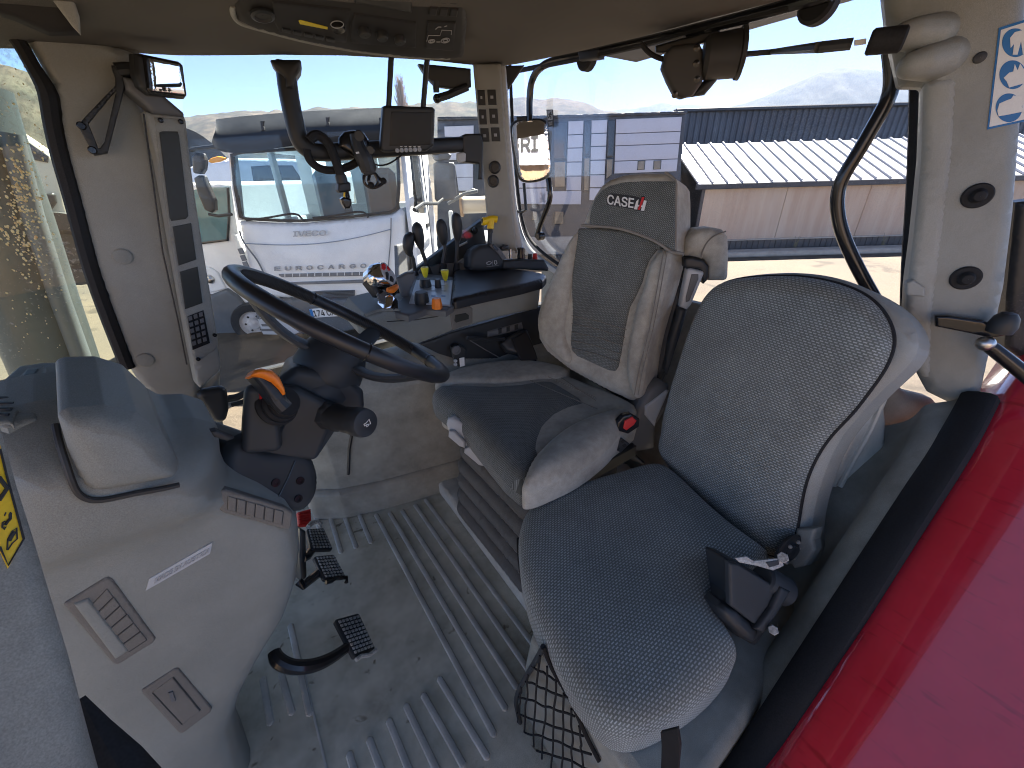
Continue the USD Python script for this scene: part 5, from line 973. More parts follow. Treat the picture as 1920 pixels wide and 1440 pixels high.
obj('cradle', slab(PH.off(.008), zB((1050, 630), (1130, 625), (1160, 700), (1150, 740), (1095, 750), (1070, 710)), .02, .005), 'black_plastic', ph)
for q in (((1090, 745), (1092, 790), (1130, 815), (1180, 800), (1200, 780)), ((1145, 730), (1160, 760), (1165, 790), (1150, 812)), ((1150, 735), (1175, 765), (1195, 778)), ((1120, 745), (1115, 780), (1128, 800))): obj('claw', tube([PH.hit(*k) for k in zB(*q)], .0045, 8, n=16), 'black_gloss', ph)
for q in ((1197, 778), (1128, 802)): obj('pad', ball(PH.off(.004).hit(*zB(q)[0]), (.009,) * 3), 'rubber', ph)
cb_ = thing('loose_cable', 'thick black cable with an open plug hanging from the bar', 'cable')
CB = PL(at(620, 270, y=1.315), (0, -1, 0))
obj('cable', tube([CB.hit(*k) for k in zB((782, 548), (805, 525), (840, 525), (885, 565), (920, 640), (945, 710), (963, 770))], .0125, 10, n=50), 'rubber', cb_)
obj('gland', tube([CB.hit(*k) for k in zB((955, 745), (966, 790))], .016, 12), 'black_plastic', cb_)
obj('plug_shell', slab(CB.off(.012), zB((945, 792), (1000, 780), (1015, 790), (1017, 835), (955, 845), (942, 830)), .03, .006), 'black_plastic', cb_)
for dx in (-12, 2, 14): obj('wire', tube([CB.hit(*k) for k in zB((985 + dx * .6, 838), (988 + dx, 862), (990 + dx * .7, 885))], .0026, 6), 'yellow' if dx == -12 else 'rubber', cb_)
obj('connector', slab(CB.off(.010), zB((960, 880), (975, 868), (1018, 880), (1022, 905), (1010, 932), (985, 935), (970, 910)), .025, .005), 'black_gloss', cb_)
cl = thing('cable_loop', 'dark corrugated cable looping below the bar', 'cable')
obj('cable', tube([CB.off(-.02).hit(*k) for k in zB((765, 600), (780, 655), (830, 702), (900, 718), (980, 705), (1045, 672), (1065, 640))], .0105, 10, n=50), 'rubber', cl)
obj('wire', tube([CB.off(-.01).hit(*k) for k in zB((1130, 680), (1190, 690), (1250, 668), (1300, 632))], .0025, 6, n=24), 'rubber', cl)
hb_ = thing('hinge_arm', 'black window hinge with a short arm under the roof beside the switch pillar', 'hinge')
HB = PL(at(850, 150, y=1.40), (-.3, -.94, -.1))
obj('plate', slab(HB, zC((1095, 358), (1200, 365), (1390, 385), (1392, 490), (1310, 502), (1195, 488), (1150, 440), (1120, 400)), .04, .006), 'black_plastic', hb_)
obj('post', tube([HB.off(.01).hit(*k) for k in zC((1190, 455), (1195, 520))], .010, 10), 'black_plastic', hb_)
obj('arm', tube([HB.off(.01).hit(*k) for k in zC((1195, 555), (1260, 535), (1370, 488))], .0115, 10), 'black_plastic', hb_)
obj('pivot', ball(HB.off(.012).hit(*zC((1198, 555))[0]), (.013,) * 3), 'black_gloss', hb_)

# ================================================================ rear window: rail, mirror, wiper motor, strut, grab handle
rm = thing('rear_mirror', 'rear-view mirror on a long bent black tube in the rear window', 'mirror')
RX = PL((1.165, .8, 1), (-1, 0, 0))
obj('arm', tube([RX.hit(*k) for k in zD((259, 520), (258, 440), (268, 350), (300, 295), (360, 263), (460, 243), (600, 213), (720, 187), (1100, 95), (1440, 5), (1560, -30))], .013, 10, n=70), 'black_gloss', rm)
for q in ((507, 250), (1500, 18)): obj('rubber_stop', lathe(RX.off(-.03).hit(*zD(q)[0]) , (-1, 0, 0), [(.036, -.01), (.036, .015), (.03, .022), (.0005, .024)], 24), 'rubber', rm)
for q in (((462, 218), (555, 205), (550, 250), (470, 262)), ): obj('clamp', slab(RX.off(.015), zD(*q), .03, .006), 'black_plastic', rm)
MM = PL(at(995, 280, x=1.17), unit(EYE - at(995, 280, x=1.17)) + V(-.02, .0, .03))
mo_ = zD((205, 512), (250, 507), (310, 508), (338, 528), (348, 600), (358, 720), (345, 755), (300, 778), (240, 783), (213, 768), (192, 690), (172, 560), (180, 527))
obj('frame', slab(MM.off(-.002), mo_, .03, .010, smooth=70), 'black_plastic', rm)
c_ = np.mean(mo_, 0); mi = [tuple(c_ + (V(*q) - c_) * V(.88, .93)) for q in mo_]
gl_ = obj('glass', slab(MM.off(.0012), mi, .004, .0008, smooth=70), 'mirror_glass', rm)
obj('top_clip', slab(MM.off(-.004), zD((200, 500), (245, 496), (250, 518), (205, 520)), .02, .004), 'black_plastic', rm)
rw = thing('window_handle', 'bent black window handle with a round knob below the mirror', 'handle')
obj('bar', tube([RX.hit(*k) for k in zD((338, 765), (345, 850), (315, 935), (288, 1015))], .011, 10, n=30), 'black_gloss', rw)
obj('knob', lathe(RX.off(-.01).hit(*zD((307, 1012))[0]), (-1, 0, 0), [(.017, -.01), (.017, .016), (.012, .02), (.0005, .02)], 20), 'black_gloss', rw)
obj('catch', tube([RX.hit(*k) for k in zD((234, 785), (243, 900), (225, 908), (190, 903))], .007, 8), 'black_plastic', rw)
es = thing('exit_sticker', 'small exit sticker with a running figure on the rear window', 'sticker')
EX = PL((1.205, .8, 1), (-1, 0, 0))
obj('backing', slab(EX, zD((330, 470), (358, 469), (363, 541), (337, 545)), .001, .0003), 'dark_print', es)
obj('field', slab(EX.off(.0005), zD((333, 474), (355, 473), (357, 513), (336, 515)), .001, .0003), 'grey_print', es)
obj('figure', cat(*[tube([EX.off(.0012).hit(*k) for k in zD(*q)], .0022, 5) for q in (((348, 480), (349, 483)), ((346, 486), (344, 496), (350, 503), (349, 511)), ((344, 496), (339, 506)), ((340, 490), (346, 487), (352, 492)))]), 'dark_print', es)
obj('text', lettering(EX.off(.0005), 'EXIT', zD((342, 537))[0], zD((357, 535))[0], zD((341, 523))[0], .0006, True), 'grey_print', es)
wm = thing('wiper_motor', 'dark wiper motor with a cylinder hung from the rear window frame', 'motor')
WM = PL(at(1310, 120, x=1.12), (-.75, -.65, -.12))
obj('gearbox', slab(WM, zD((840, 225), (872, 193), (985, 178), (1003, 212), (1003, 350), (962, 410), (910, 426), (880, 412), (848, 350), (824, 290)), .06, .012, rnd=.006), 'motor_grey', wm)
obj('lower_case', slab(WM.off(-.02), zD((960, 400), (1003, 350), (1068, 318), (1064, 345), (1010, 408), (940, 418)), .05, .012), 'black_plastic', wm)
for q in ((975, 205), (972, 272), (975, 340), (880, 405)): obj('screw', lathe(WM.hit(*zD(q)[0]), WM.n, [(.008, -.002), (.008, .002), (.0005, .003)], 12), 'black_gloss', wm)
a, b = WM.off(-.03).hit(*zD((1000, 252))[0]), WM.off(-.03).hit(*zD((1165, 228))[0])
obj('cylinder', cyl(a, b, .047, .050, .01, 28), 'motor_grey', wm)
obj('end_flange', cyl(b - (b - a) * .12, b + (b - a) * .06, .056, .054, .012, 28), 'motor_grey', wm)
obj('mount', slab(WM.off(-.06), zD((798, 195), (1075, 118), (1077, 160), (1040, 185), (1000, 185), (830, 228), (800, 225)), .03, .005), 'black_plastic', wm)
obj('cable', tube([WM.off(-.03).hit(*k) for k in zD((735, 185), (760, 215), (790, 238), (838, 256))], .006, 8, n=20), 'rubber', wm)
gs = thing('gas_strut', 'thin black strut running from the wiper motor to the rear door pillar', 'strut')
p = [WM.off(-.03).hit(*k) for k in zD((1185, 232), (1300, 222))] + [LP.off(.05).hit(*k) for k in zD((1500, 203), (1640, 188), (1745, 178))]
obj('rod', tube([p[0], p[1], p[2]], [.006, .006, .008], 8), 'black_plastic', gs)
obj('flat_end', tube([p[2], p[3]], .008, 8), 'black_plastic', gs)
obj('tag', slab(LP.off(.052), zD((1650, 172), (1702, 163), (1700, 188), (1650, 195)), .003, .0008), 'white_print', gs)
obj('knob', cyl(p[4] - unit(p[4] - p[3]) * .01, p[4] + unit(p[4] - p[3]) * .035, .017, .017, .003, 14), 'rubber', gs)
gh = thing('grab_handle', 'bent black grab handle hanging from the rear door pillar', 'handle')
GH = PL((1.10, .3, 1.1), (-1, -.4, 0))
obj('bar', tube([GH.hit(*k) for k in zE((338, 190), (345, 300), (330, 370), (285, 455), (215, 575), (155, 680), (140, 760), (152, 850), (190, 950), (235, 1040), (285, 1130), (310, 1180))], .0125, 12, n=70), 'black_gloss', gh)
obj('mount', slab(GH.off(.012), zE((340, 200), (375, 200), (395, 260), (375, 300), (350, 320), (335, 280)), .03, .006), 'mid_plastic', gh)

# ================================================================ outside: yard, lorry, buildings, hills
GZ = -.95
AH, HH = V(.569, .823, 0), V(.823, -.569, 0); AH, HH = unit(AH), unit(V(AH[1], -AH[0], 0))
def TP_(t): return PL(AH * t, -AH)                        # upright plane t metres along the line of sight
ru = rng.uniform
solo('ground', shape([(-9000, -9000, GZ), (9000, -9000, GZ), (9000, 9000, GZ), (-9000, 9000, GZ)], [[0, 1, 2], [0, 2, 3]]), 'asphalt', kind='structure')
cr = thing('cab_roof', 'red outer roof of the cab with an overhang at the back', 'roof')
obj('shell', bx((.45, .75, 1.70), (3.1, 1.9, .10), b=.03), 'rail_dark', cr)
obj('rear_lip', bx((2.05, .75, 1.755), (.22, 1.9, .05), b=.02), 'rail_dark', cr)

# ---- white lorry
lo = thing('lorry', 'white lorry with a tinted sun visor parked beside the cab', 'lorry')
T = TP_(5.6)
fr = obj('front_panel', slab(T, zB((378, 1002), (560, 1014), (760, 1014), (1000, 992), (1240, 966), (1292, 930), (1312, 960), (1318, 1240), (1310, 1420), (1180, 1440), (640, 1440), (520, 1425), (480, 1400), (430, 1260), (398, 1110)), .5, .06, rnd=.02, bulge=bulge(.05, .6)), 'white_paint', lo)
obj('bonnet_gap', tube([T.off(.046).hit(*k) for k in zB((388, 1060), (410, 1120), (480, 1215), (520, 1290), (540, 1340))], .010, 6, n=30), 'louvre', fr)
obj('bonnet_line', tube([T.off(.052).hit(*k) for k in zB((400, 1128), (650, 1138), (900, 1122), (1100, 1085), (1236, 1050))], .006, 6, n=30), 'lorry_seat', fr)
obj('bonnet_gap', tube([T.off(.046).hit(*k) for k in zB((1240, 985), (1236, 1120), (1226, 1240), (1222, 1330))], .008, 6, n=20), 'louvre', fr)
for k in range(3): obj('corner_vent', slab(T.off(.045), zB((374 + 13 * k, 1160 + 38 * k), (398 + 13 * k, 1154 + 38 * k), (414 + 13 * k, 1188 + 38 * k), (388 + 13 * k, 1192 + 38 * k)), .02, .006), 'louvre', fr)
L_ = T.off(.054)
obj('badge_letters', lettering(L_, 'IVECO', zB((690, 1092))[0], zB((876, 1086))[0], zB((690, 1060))[0], .012, True), 'pale_plastic', fr)
obj('name_letters', cat(*[lettering(L_, ch, zB((583 + 60.5 * k, 1284 - 2 * k))[0], zB((583 + 60.5 * k + 34, 1283 - 2 * k))[0], zB((583 + 60.5 * k, 1260 - 2 * k))[0], .010, True) for k, ch in enumerate('EUROCARGO')]), 'grey_print', fr)
gr = obj('grille', slab(L_, zB((606, 1302), (1100, 1290), (1108, 1300), (1100, 1312), (625, 1320), (610, 1312)), .02, .006), 'louvre', lo)
for k in range(11): obj('grille_bar', slab(L_.off(.004), zB((640 + 42 * k, 1300 - k), (644 + 42 * k, 1300 - k), (644 + 42 * k, 1318 - k), (640 + 42 * k, 1318 - k)), .01, .002), 'white_paint', gr)
obj('grille', slab(L_, zB((640, 1350), (1095, 1334), (1100, 1344), (1090, 1352), (700, 1362), (655, 1360)), .02, .006), 'louvre', lo)
lg_ = obj('lower_grille', slab(T.off(.04), zF((620, 258), (770, 246), (935, 243), (932, 288), (800, 288), (640, 290)), .05, .01), 'bumper_grey', lo)
for k in range(5): obj('slat', slab(T.off(.046), zF((630, 259 + 6 * k), (930, 246 + 8 * k), (930, 250 + 8 * k), (632, 262 + 6 * k)), .02, .004), 'black_plastic', lg_)
bu = obj('bumper', slab(T.off(.06), zF((380, 310), (500, 296), (640, 288), (960, 286), (1010, 320), (1000, 440), (880, 470), (700, 480), (560, 490), (430, 480), (405, 400)), .25, .04, rnd=.02), 'bumper_grey', lo)
fg = obj('fog_lamp', slab(T.off(.07), zF((388, 318), (470, 312), (505, 385), (420, 395)), .03, .008), 'lens_clear', bu)
for k in range(4): obj('lamp_bar', slab(T.off(.073), zF((396 + 27 * k, 318), (400 + 27 * k, 318), (424 + 24 * k, 392), (419 + 24 * k, 392)), .006, .001), 'bumper_grey', fg)
st_ = obj('step', slab(T.off(.065), zF((410, 400), (520, 392), (640, 470), (600, 486), (440, 482)), .05, .012), 'pale_plastic', bu)
for k in range(2): obj('step_slot', slab(T.off(.068), zF((430, 425 + 26 * k), (490, 425 + 26 * k), (500, 438 + 26 * k), (436, 438 + 26 * k)), .01, .003), 'bumper_grey', st_)
pl_ = obj('number_plate', slab(T.off(.072), zF((690, 345), (852, 332), (862, 382), (702, 392)), .012, .003), 'white_print', bu)
obj('blue_band', slab(T.off(.0735), zF((690, 346), (706, 345), (718, 390), (703, 391)), .004, .001), 'blue_print', pl_)
obj('plate_letters', lettering(T.off(.0725), '174 CX', zF((718, 386))[0], zF((834, 377))[0], zF((708, 352))[0], .004, True), 'dark_print', pl_)
# windscreen, pillars, roof, inside
ws = zB((325, 625), (342, 800), (376, 985), (412, 1000), (600, 1010), (760, 1010), (1000, 990), (1236, 963), (1278, 935), (1286, 800), (1280, 640), (1258, 556), (900, 574), (500, 600), (380, 608))
wq = T.px(ws); wi = np.array(poly(wq).buffer(-.035).exterior.coords)[:-1]
obj('windscreen_rim', pillow(T.off(-.02), Polygon(wq, [wi]), .05, .012), 'black_plastic', lo)
obj('windscreen', pillow(T.off(-.03), wi, .006, .001), 'pane_lorry', lo, smooth=False)
for q in (((425, 1000), (600, 975), (715, 968), (745, 1005)), ((800, 985), (950, 968), (1085, 955), (1112, 985))): obj('wiper', tube([T.off(.02).hit(*k) for k in zB(*q)], .014, 6, n=16), 'black_plastic', lo)
obj('left_post', slab(T.off(-.04), zB((318, 600), (345, 600), (372, 800), (392, 1000), (374, 1000), (340, 820)), .10, .02), 'white_paint', lo)
def lb(s0, s1, t0, t1, z0, z1, mat, nm, par=lo, b=.02):   # box in the lorry's own axes
    c = HH * (s0 + s1) / 2 + AH * (t0 + t1) / 2 + V(0, 0, (z0 + z1) / 2); return obj(nm, bx(c, (s1 - s0, t1 - t0, z1 - z0), np.array([HH, AH, V(0, 0, 1)]), b), mat, par)
def sz(u, v, t): p = TP_(t).hit(u, v); return float(p @ HH), float(p[2])
sL, zW1 = sz(428, 290, 5.6); sR, _ = sz(752, 290, 5.6); _, zW0 = sz(590, 414, 5.6); zTop = sz(590, 220, 5.6)[1]
lb(sL, sR, 5.66, 7.4, zW1 + .06, zTop - .05, 'white_paint', 'roof', b=.06)
lb(sL + .02, sR - .02, 5.9, 7.4, GZ + .55, zW0 - .25, 'bumper_grey', 'cab_floor')
lb(sL + .05, sR - .05, 5.72, 6.15, zW0 - .25, zW0 - .03, 'lorry_seat', 'dashboard', b=.06)
for a in (.10, .46): lb(sL + (sR - sL) * (.10 + a), sL + (sR - sL) * (.34 + a), 6.75, 6.95, zW0 - .25, zW0 + .62, 'lorry_seat', 'seat_back', b=.08)
for a0, a1 in ((0, .10), (.22, .30), (.40, .62), (.92, 1.0)): lb(sL + (sR - sL) * a0, sL + (sR - sL) * a1, 7.34, 7.42, zW0 - .25, zW1 + .08, 'white_paint', 'rear_post', b=.01)
lb(sL, sR, 7.33, 7.40, GZ + .6, zW0 + .12, 'white_paint', 'rear_wall', b=.01)
for s0 in (sL + .03,): lb(s0 - .03, s0 + .03, 6.5, 6.62, zW0 - .2, zW1 + .08, 'white_paint', 'door_post', b=.01); lb(s0 - .03, s0 + .03, 5.75, 7.35, GZ + .6, zW0 - .02, 'white_paint', 'door_panel', b=.02)
# right-hand side in the sun
SX = sR + .02
SPn = PL(HH * SX + AH * 5.6, HH)
def so(*q): return SPn.to2([HH * SX + AH * t + V(0, 0, z) for t, z in q])
z0, z1 = GZ + .55, zTop - .10
door = Polygon(so((5.66, z0), (7.42, z0), (7.42, z1), (5.80, z1), (5.62, zW0)), [so((5.92, zW0 + .05), (6.72, zW0 - .03), (6.72, zW1 - .02), (6.02, zW1 - .02))])
dr = obj('side_panel', pillow(SPn, door, .06, .015), 'white_paint', lo)
obj('side_glass', pillow(SPn.off(-.02), so((5.90, zW0 + .03), (6.74, zW0 - .05), (6.74, zW1), (6.0, zW1)), .01, .002), 'glass_dark', dr)
obj('quarter_post', pillow(SPn.off(.002), so((6.08, zW0 + .03), (6.12, zW0 + .02), (6.16, zW1), (6.12, zW1)), .02, .004), 'black_plastic', dr)
obj('door_gap', tube(SPn.off(.001).to3(so((6.85, z0), (6.85, zW0), (6.82, z1))), .012, 6), 'louvre', dr)
obj('door_handle', pillow(SPn.off(.02), so((6.55, zW0 - .22), (6.75, zW0 - .22), (6.75, zW0 - .16), (6.55, zW0 - .16)), .03, .01), 'black_plastic', dr)
obj('corner_deflector', slab(SPn.off(.03), zB((1282, 1140), (1310, 1130), (1328, 1200), (1338, 1300), (1330, 1400), (1290, 1400)), .05, .015), 'mid_plastic', lo)
# visor
vis = []
for w in np.linspace(0, 1, 9):
    vis.append([T.off(.02 + .26 * math.sin(w * 2.2)).hit(*(V(*a) * (1 - w) + V(*b) * w)) for a, b in zip(zB((262, 442), (300, 436), (700, 400), (1000, 386), (1270, 374), (1300, 378)), zB((240, 560), (290, 605), (700, 570), (1000, 555), (1278, 542), (1305, 530)))])
vs = obj('sun_visor', thicken(loft(vis, 14, 30), .02), 'visor_tint', lo)
for q in ((512, 440), (880, 418), (1180, 420)): obj('visor_bracket', slab(T.off(.27), zB((q[0] - 10, q[1]), (q[0] + 12, q[1]), (q[0] + 8, q[1] + 28), (q[0] + 16, q[1] + 52), (q[0] - 2, q[1] + 56)), .02, .006), 'black_plastic', vs)
# mirrors
ml = obj('mirror_arm', tube([T.off(.1).hit(*k) for k in zB((110, 605), (150, 595), (240, 585), (320, 590))], .022, 8), 'black_plastic', lo)
obj('wide_mirror', slab(T.off(.16), zB((112, 640), (135, 618), (172, 622), (188, 660), (182, 715), (165, 740), (120, 735)), .08, .03, rnd=.02), 'black_plastic', lo)
obj('main_mirror', slab(T.off(.16), zB((124, 760), (150, 745), (178, 748), (205, 810), (240, 890), (243, 945), (225, 960), (185, 940), (145, 850)), .08, .03, rnd=.02), 'black_plastic', lo)
obj('mirror_bracket', tube([T.off(.12).hit(*k) for k in zB((215, 965), (270, 975), (345, 965))], .018, 8), 'black_plastic', lo)
obj('amber_mirror', slab(T.off(.14), zB((205, 668), (222, 650), (262, 638), (300, 644), (304, 656), (268, 672), (225, 678)), .04, .015, rnd=.01), 'amber', lo)
MR = SPn.off(.22)
mr_ = obj('side_mirror', slab(PL(MR.hit(832, 335), -AH + .2 * HH), zB((1478, 680), (1500, 668), (1590, 672), (1602, 690), (1610, 860), (1590, 885), (1500, 898), (1486, 880)), .10, .035, rnd=.02), 'mid_plastic', lo)
obj('kerb_mirror', slab(PL(MR.hit(828, 290), -AH + .2 * HH), zB((1462, 625), (1560, 615), (1582, 632), (1570, 655), (1490, 668)), .10, .03, rnd=.02), 'mid_plastic', lo)
obj('mirror_arm', tube([MR.hit(*k) for k in zB((1370, 940), (1420, 905), (1500, 905), (1530, 880))], .022, 8), 'black_plastic', lo)
obj('mirror_arm', tube([MR.hit(*k) for k in zB((1330, 600), (1420, 610), (1500, 625))], .022, 8), 'black_plastic', lo)
obj('exhaust_bracket', tube([T.off(-1.6).hit(*k) for k in zB((1380, 930), (1380, 700))], .03, 8), 'white_paint', lo)
# front wheels, chassis
for s0, nm in ((sL + .28, 'wheel'), (sR - .28, 'wheel')):
    c = HH * s0 + AH * 6.4 + V(0, 0, GZ + .42); w_ = obj('tyre', lathe(c - HH * .13, HH, [(.22, 0), (.40, .0), (.42, .03), (.42, .23), (.40, .26), (.22, .26)], 36), 'tyre', lo)
    obj('rim', lathe(c - HH * .10, HH, [(.0005, .04), (.1, .04), (.12, .1), (.2, .06), (.24, 0), (.24, .2), (.2, .14), (.12, .10), (.1, .16), (.0005, .16)], 30), 'rim_white', w_)
lb(sL + .5, sR - .5, 5.9, 11.0, GZ + .5, GZ + .8, 'bumper_grey', 'chassis')
fb = thing('flatbed', 'flatbed trailer frame with pale rails behind the white lorry', 'trailer')
lb(sR + .1, sR + 1.6, 8.6, 10.8, GZ + .75, GZ + .95, 'bumper_grey', 'bed', fb)
for k in range(3): q = TP_(8.6 + .7 * k); obj('rail', tube([q.hit(*a) for a in zB((1560 + 25 * k, 905 - 12 * k), (1650 + 25 * k, 850 - 12 * k), (1725, 835))], .03, 8), 'mid_plastic', fb)
lb(sR + .1, sR + .18, 8.6, 8.7, GZ + .9, GZ + 1.55, 'pale_plastic', 'post', fb)
re_ = thing('cable_reel', 'pale wooden cable drum lying on the flatbed', 'drum')
rc_ = TP_(9.4).hit(891, 384)
obj('core', lathe(rc_ - HH * .45, HH, [(.0005, .15), (.17, .15), (.17, .75), (.0005, .75)], 28), 'tan_paint', re_)
for k in (-.32, .27): obj('flange', lathe(rc_ + HH * k, HH, [(.0005, 0), (.24, 0), (.24, .05), (.0005, .05)], 28), 'wood_brown', re_)

# ---- white van beside the lorry
va = thing('white_van', 'white van with teal window partly hidden behind the instrument pillar', 'van')
W = TP_(6.1)
obj('body', slab(W, [(300, 345), (352, 342), (425, 340), (440, 440), (462, 490), (478, 545), (470, 590), (380, 585), (300, 560)], 2.6, .08, rnd=.05), 'white_paint', va)
obj('window', slab(W.off(.01), zB((120, 830), (200, 815), (325, 812), (335, 950), (322, 1108), (168, 1128), (130, 1000)), .02, .006), 'teal_glass', va)
obj('inner_frame', tube([W.off(.015).hit(*k) for k in zB((170, 1128), (320, 1110), (330, 960), (322, 815))], .018, 6), 'black_plastic', va)
hl = obj('headlight', slab(W.off(.03), zB((186, 1262), (215, 1262), (262, 1292), (310, 1385), (250, 1402), (200, 1408)), .06, .02), 'lens_clear', va)
obj('lamp', ball(W.off(.02).hit(*zB((225, 1330))[0]), (.07,) * 3), 'steel', hl)
obj('bumper', slab(W.off(.06), zF((100, 250), (150, 270), (240, 235), (300, 275), (345, 330), (330, 480), (220, 520), (150, 480), (100, 420)), .4, .05, rnd=.03), 'bumper_grey', va)
rs = obj('reflector', slab(W.off(.07), zB((335, 1275), (366, 1268), (346, 1346), (312, 1352)), .01, .003), 'reflector_red', va)
obj('reflector', slab(W.off(.07), zB((322, 1262), (338, 1272), (314, 1350), (296, 1345)), .01, .003), 'white_print', va)
wc = W.off(.10).hit(*zF((392, 425))[0]); wn = unit(-AH + .25 * HH)
ty = obj('tyre', lathe(wc - wn * .2, wn, [(.18, 0), (.31, 0), (.325, .03), (.325, .18), (.31, .21), (.2, .2)], 34), 'tyre', va)
obj('rim', lathe(wc - wn * .05, wn, [(.21, .05), (.20, .03), (.17, .0), (.10, .02), (.08, .05), (.05, .05), (.0005, .06)], 30), 'rim_white', ty)
for k in range(6): a_ = k * math.pi / 3; e1 = unit(np.cross(wn, [0, 0, 1.0])); obj('wheel_nut', ball(wc + .125 * (math.cos(a_) * e1 + math.sin(a_) * V(0, 0, 1)) - wn * .03, (.016,) * 3), 'black_plastic', ty)
v2_ = thing('parked_van', 'second white van further back seen past the lorry mirrors', 'van')
W2 = TP_(13)
obj('body', slab(W2, [(340, 318), (380, 300), (440, 296), (560, 298), (585, 330), (590, 395), (340, 400)], 3.5, .15, rnd=.1), 'white_paint', v2_)
obj('window', slab(W2.off(.02), [(470, 312), (500, 310), (548, 310), (566, 338), (475, 342)], .04, .01), 'glass_dark', v2_)
# ---- left: exhaust stack, cream van, beyond the dirty quarter window
ex = thing('exhaust_stack', 'thick dark exhaust stack standing outside the dirty quarter window', 'exhaust')
EXP = PL((0, 2.3, 1), (0, -1, 0))
obj('pipe', tube([EXP.hit(*k) for k in ((-85, 150), (-48, 270), (0, 400), (58, 560), (108, 690), (140, 780))], [.12, .125, .13, .13, .13, .13], 22), 'stack_grey', ex)
obj('guard', tube([EXP.off(.10).hit(*k) for k in ((20, 250), (60, 400), (112, 560), (160, 690))], .03, 12), 'bumper_grey', ex)
cv = thing('cream_van', 'cream van parked beyond the exhaust stack', 'van')
CV = PL((0, 6.5, 1), (.15, -1, 0))
obj('body', slab(CV, zA((60, 700), (120, 735), (290, 850), (330, 900), (400, 1200), (420, 1400), (260, 1300), (60, 1250)), 1.6, .08, rnd=.05), 'cream_paint', cv)
obj('window', slab(CV.off(.02), zA((80, 760), (125, 775), (275, 880), (270, 915), (150, 892), (90, 880)), .03, .008), 'glass_dark', cv)
obj('wheel', lathe(CV.off(.05).hit(*zA((390, 1400))[0]), (0, -1, 0), [(.0005, 0), (.15, .02), (.2, .1), (.36, .1), (.36, -.1), (.0005, -.1)], 28), 'tyre', cv)
obj('mirror', slab(CV.off(.1), zA((255, 1090), (310, 1080), (320, 1140), (270, 1210), (245, 1170)), .1, .03, rnd=.02), 'black_plastic', cv)

# ---- white and dark building
wb = thing('white_building', 'low building faced with white panels and dark strips', 'building')
B = TP_(12.2)
obj('wall', slab(B.off(-.06), [(820, 222), (1032, 219), (1287, 211), (1278, 300), (1270, 480), (820, 490)], 3.5, .02), 'facade_dark', wb)
def panels(q, rows, par=wb):
    q = [V(*k) for k in q]                               # tl, tr, br, bl, split into rows with open joints
    for r0, r1 in zip(rows[:-1], rows[1:]):
        f = lambda s, r: tuple((q[0] * (1 - s) + q[1] * s) * (1 - r) + (q[3] * (1 - s) + q[2] * s) * r)
        obj('panel', slab(B, [f(0, r0 + .006), f(1, r0 + .006), f(1, r1 - .006), f(0, r1 - .006)], .05, .008), 'wall_white', par)
panels(zD((630, 510), (912, 499), (888, 735), (622, 745)), (0, .27, .49, .77, 1))
panels(zD((525, 514), (592, 511), (575, 860), (515, 860)), (0, .17, .33, .50, .68, .84, 1))
panels(zD((425, 518), (490, 515), (478, 818), (415, 818)), (0, .2, .39, .59, .79, 1))
panels(zD((300, 820), (480, 818), (478, 876), (296, 876)), (0, 1))
panels(zD((205, 530), (330, 521), (330, 876), (215, 876)), (0, .2, .4, .6, .8, 1))
panels([(833, 237), (888, 235), (888, 258), (834, 256)], (0, 1)); panels([(853, 308), (887, 306), (887, 358), (860, 358)], (0, .5, 1)); panels([(838, 266), (888, 264), (888, 300), (842, 300)], (0, 1))
def win(q, split=0):
    w_ = obj('window', slab(B.off(.01), zD(*q), .05, .006), 'glass_dark', wb); c = np.mean(q, 0); i_ = [tuple(c + (V(*k) - c) * V(.78, .9)) for k in q]
    obj('pane', slab(B.off(.014), zD(*i_), .006, .001), 'window_tan' if split else 'glass_dark', w_)
for q in (((722, 690), (755, 688), (752, 727), (719, 729)), ((790, 688), (824, 686), (821, 725), (787, 727))): win(q, 1)
for q in (((360, 690), (418, 688), (414, 805), (362, 805)), ((492, 672), (518, 670), (512, 822), (490, 822)), ((588, 680), (618, 678), (612, 750), (585, 770)), ((365, 905), (408, 905), (404, 962), (360, 962)), ((270, 905), (292, 905), (290, 945), (268, 945)), ((600, 905), (660, 905), (655, 960), (596, 960))): win(q, 1)
for q in (((495, 520), (520, 518), (514, 665), (490, 668)), ((597, 516), (625, 514), (616, 672), (590, 675)), ((362, 524), (420, 522), (416, 680), (362, 682))): win(q)
obj('coping', slab(B.off(.03), [(820, 219), (1032, 216), (1289, 208), (1288, 213), (1032, 221), (820, 225)], .2, .02), 'rail_dark', wb)
obj('base_band', slab(B.off(.02), [(985, 445), (1275, 440), (1275, 470), (985, 478)], .1, .02), 'kerb', wb)

# ---- long dark hall with corrugated cladding
hl_ = thing('dark_hall', 'long dark hall with corrugated metal cladding behind the low shed', 'building')
t1 = 16.5; s0, _ = sz(1262, 240, t1); s1, ztp = sz(1500, 205, t1); s1 = s0 + 26
per, dep_ = .22, .05; n_ = int((s1 - s0) / per); prof = []
for k in range(n_): prof += [(s0 + k * per, 0), (s0 + (k + .35) * per, 0), (s0 + (k + .5) * per, dep_), (s0 + (k + .85) * per, dep_)]
row = lambda z: [HH * s + AH * (t1 - d) + V(0, 0, z) for s, d in prof]
obj('cladding', loft([row(GZ), row(ztp)]), 'cladding_dark', hl_, smooth=False)
c = HH * (s0 + s1) / 2 + AH * (t1 + 4.06) + V(0, 0, (GZ + ztp) / 2); obj('structure', bx(c, (s1 - s0, 8, ztp - GZ - .02), np.array([HH, AH, V(0, 0, 1)]), .05), 'cladding_dark', hl_)
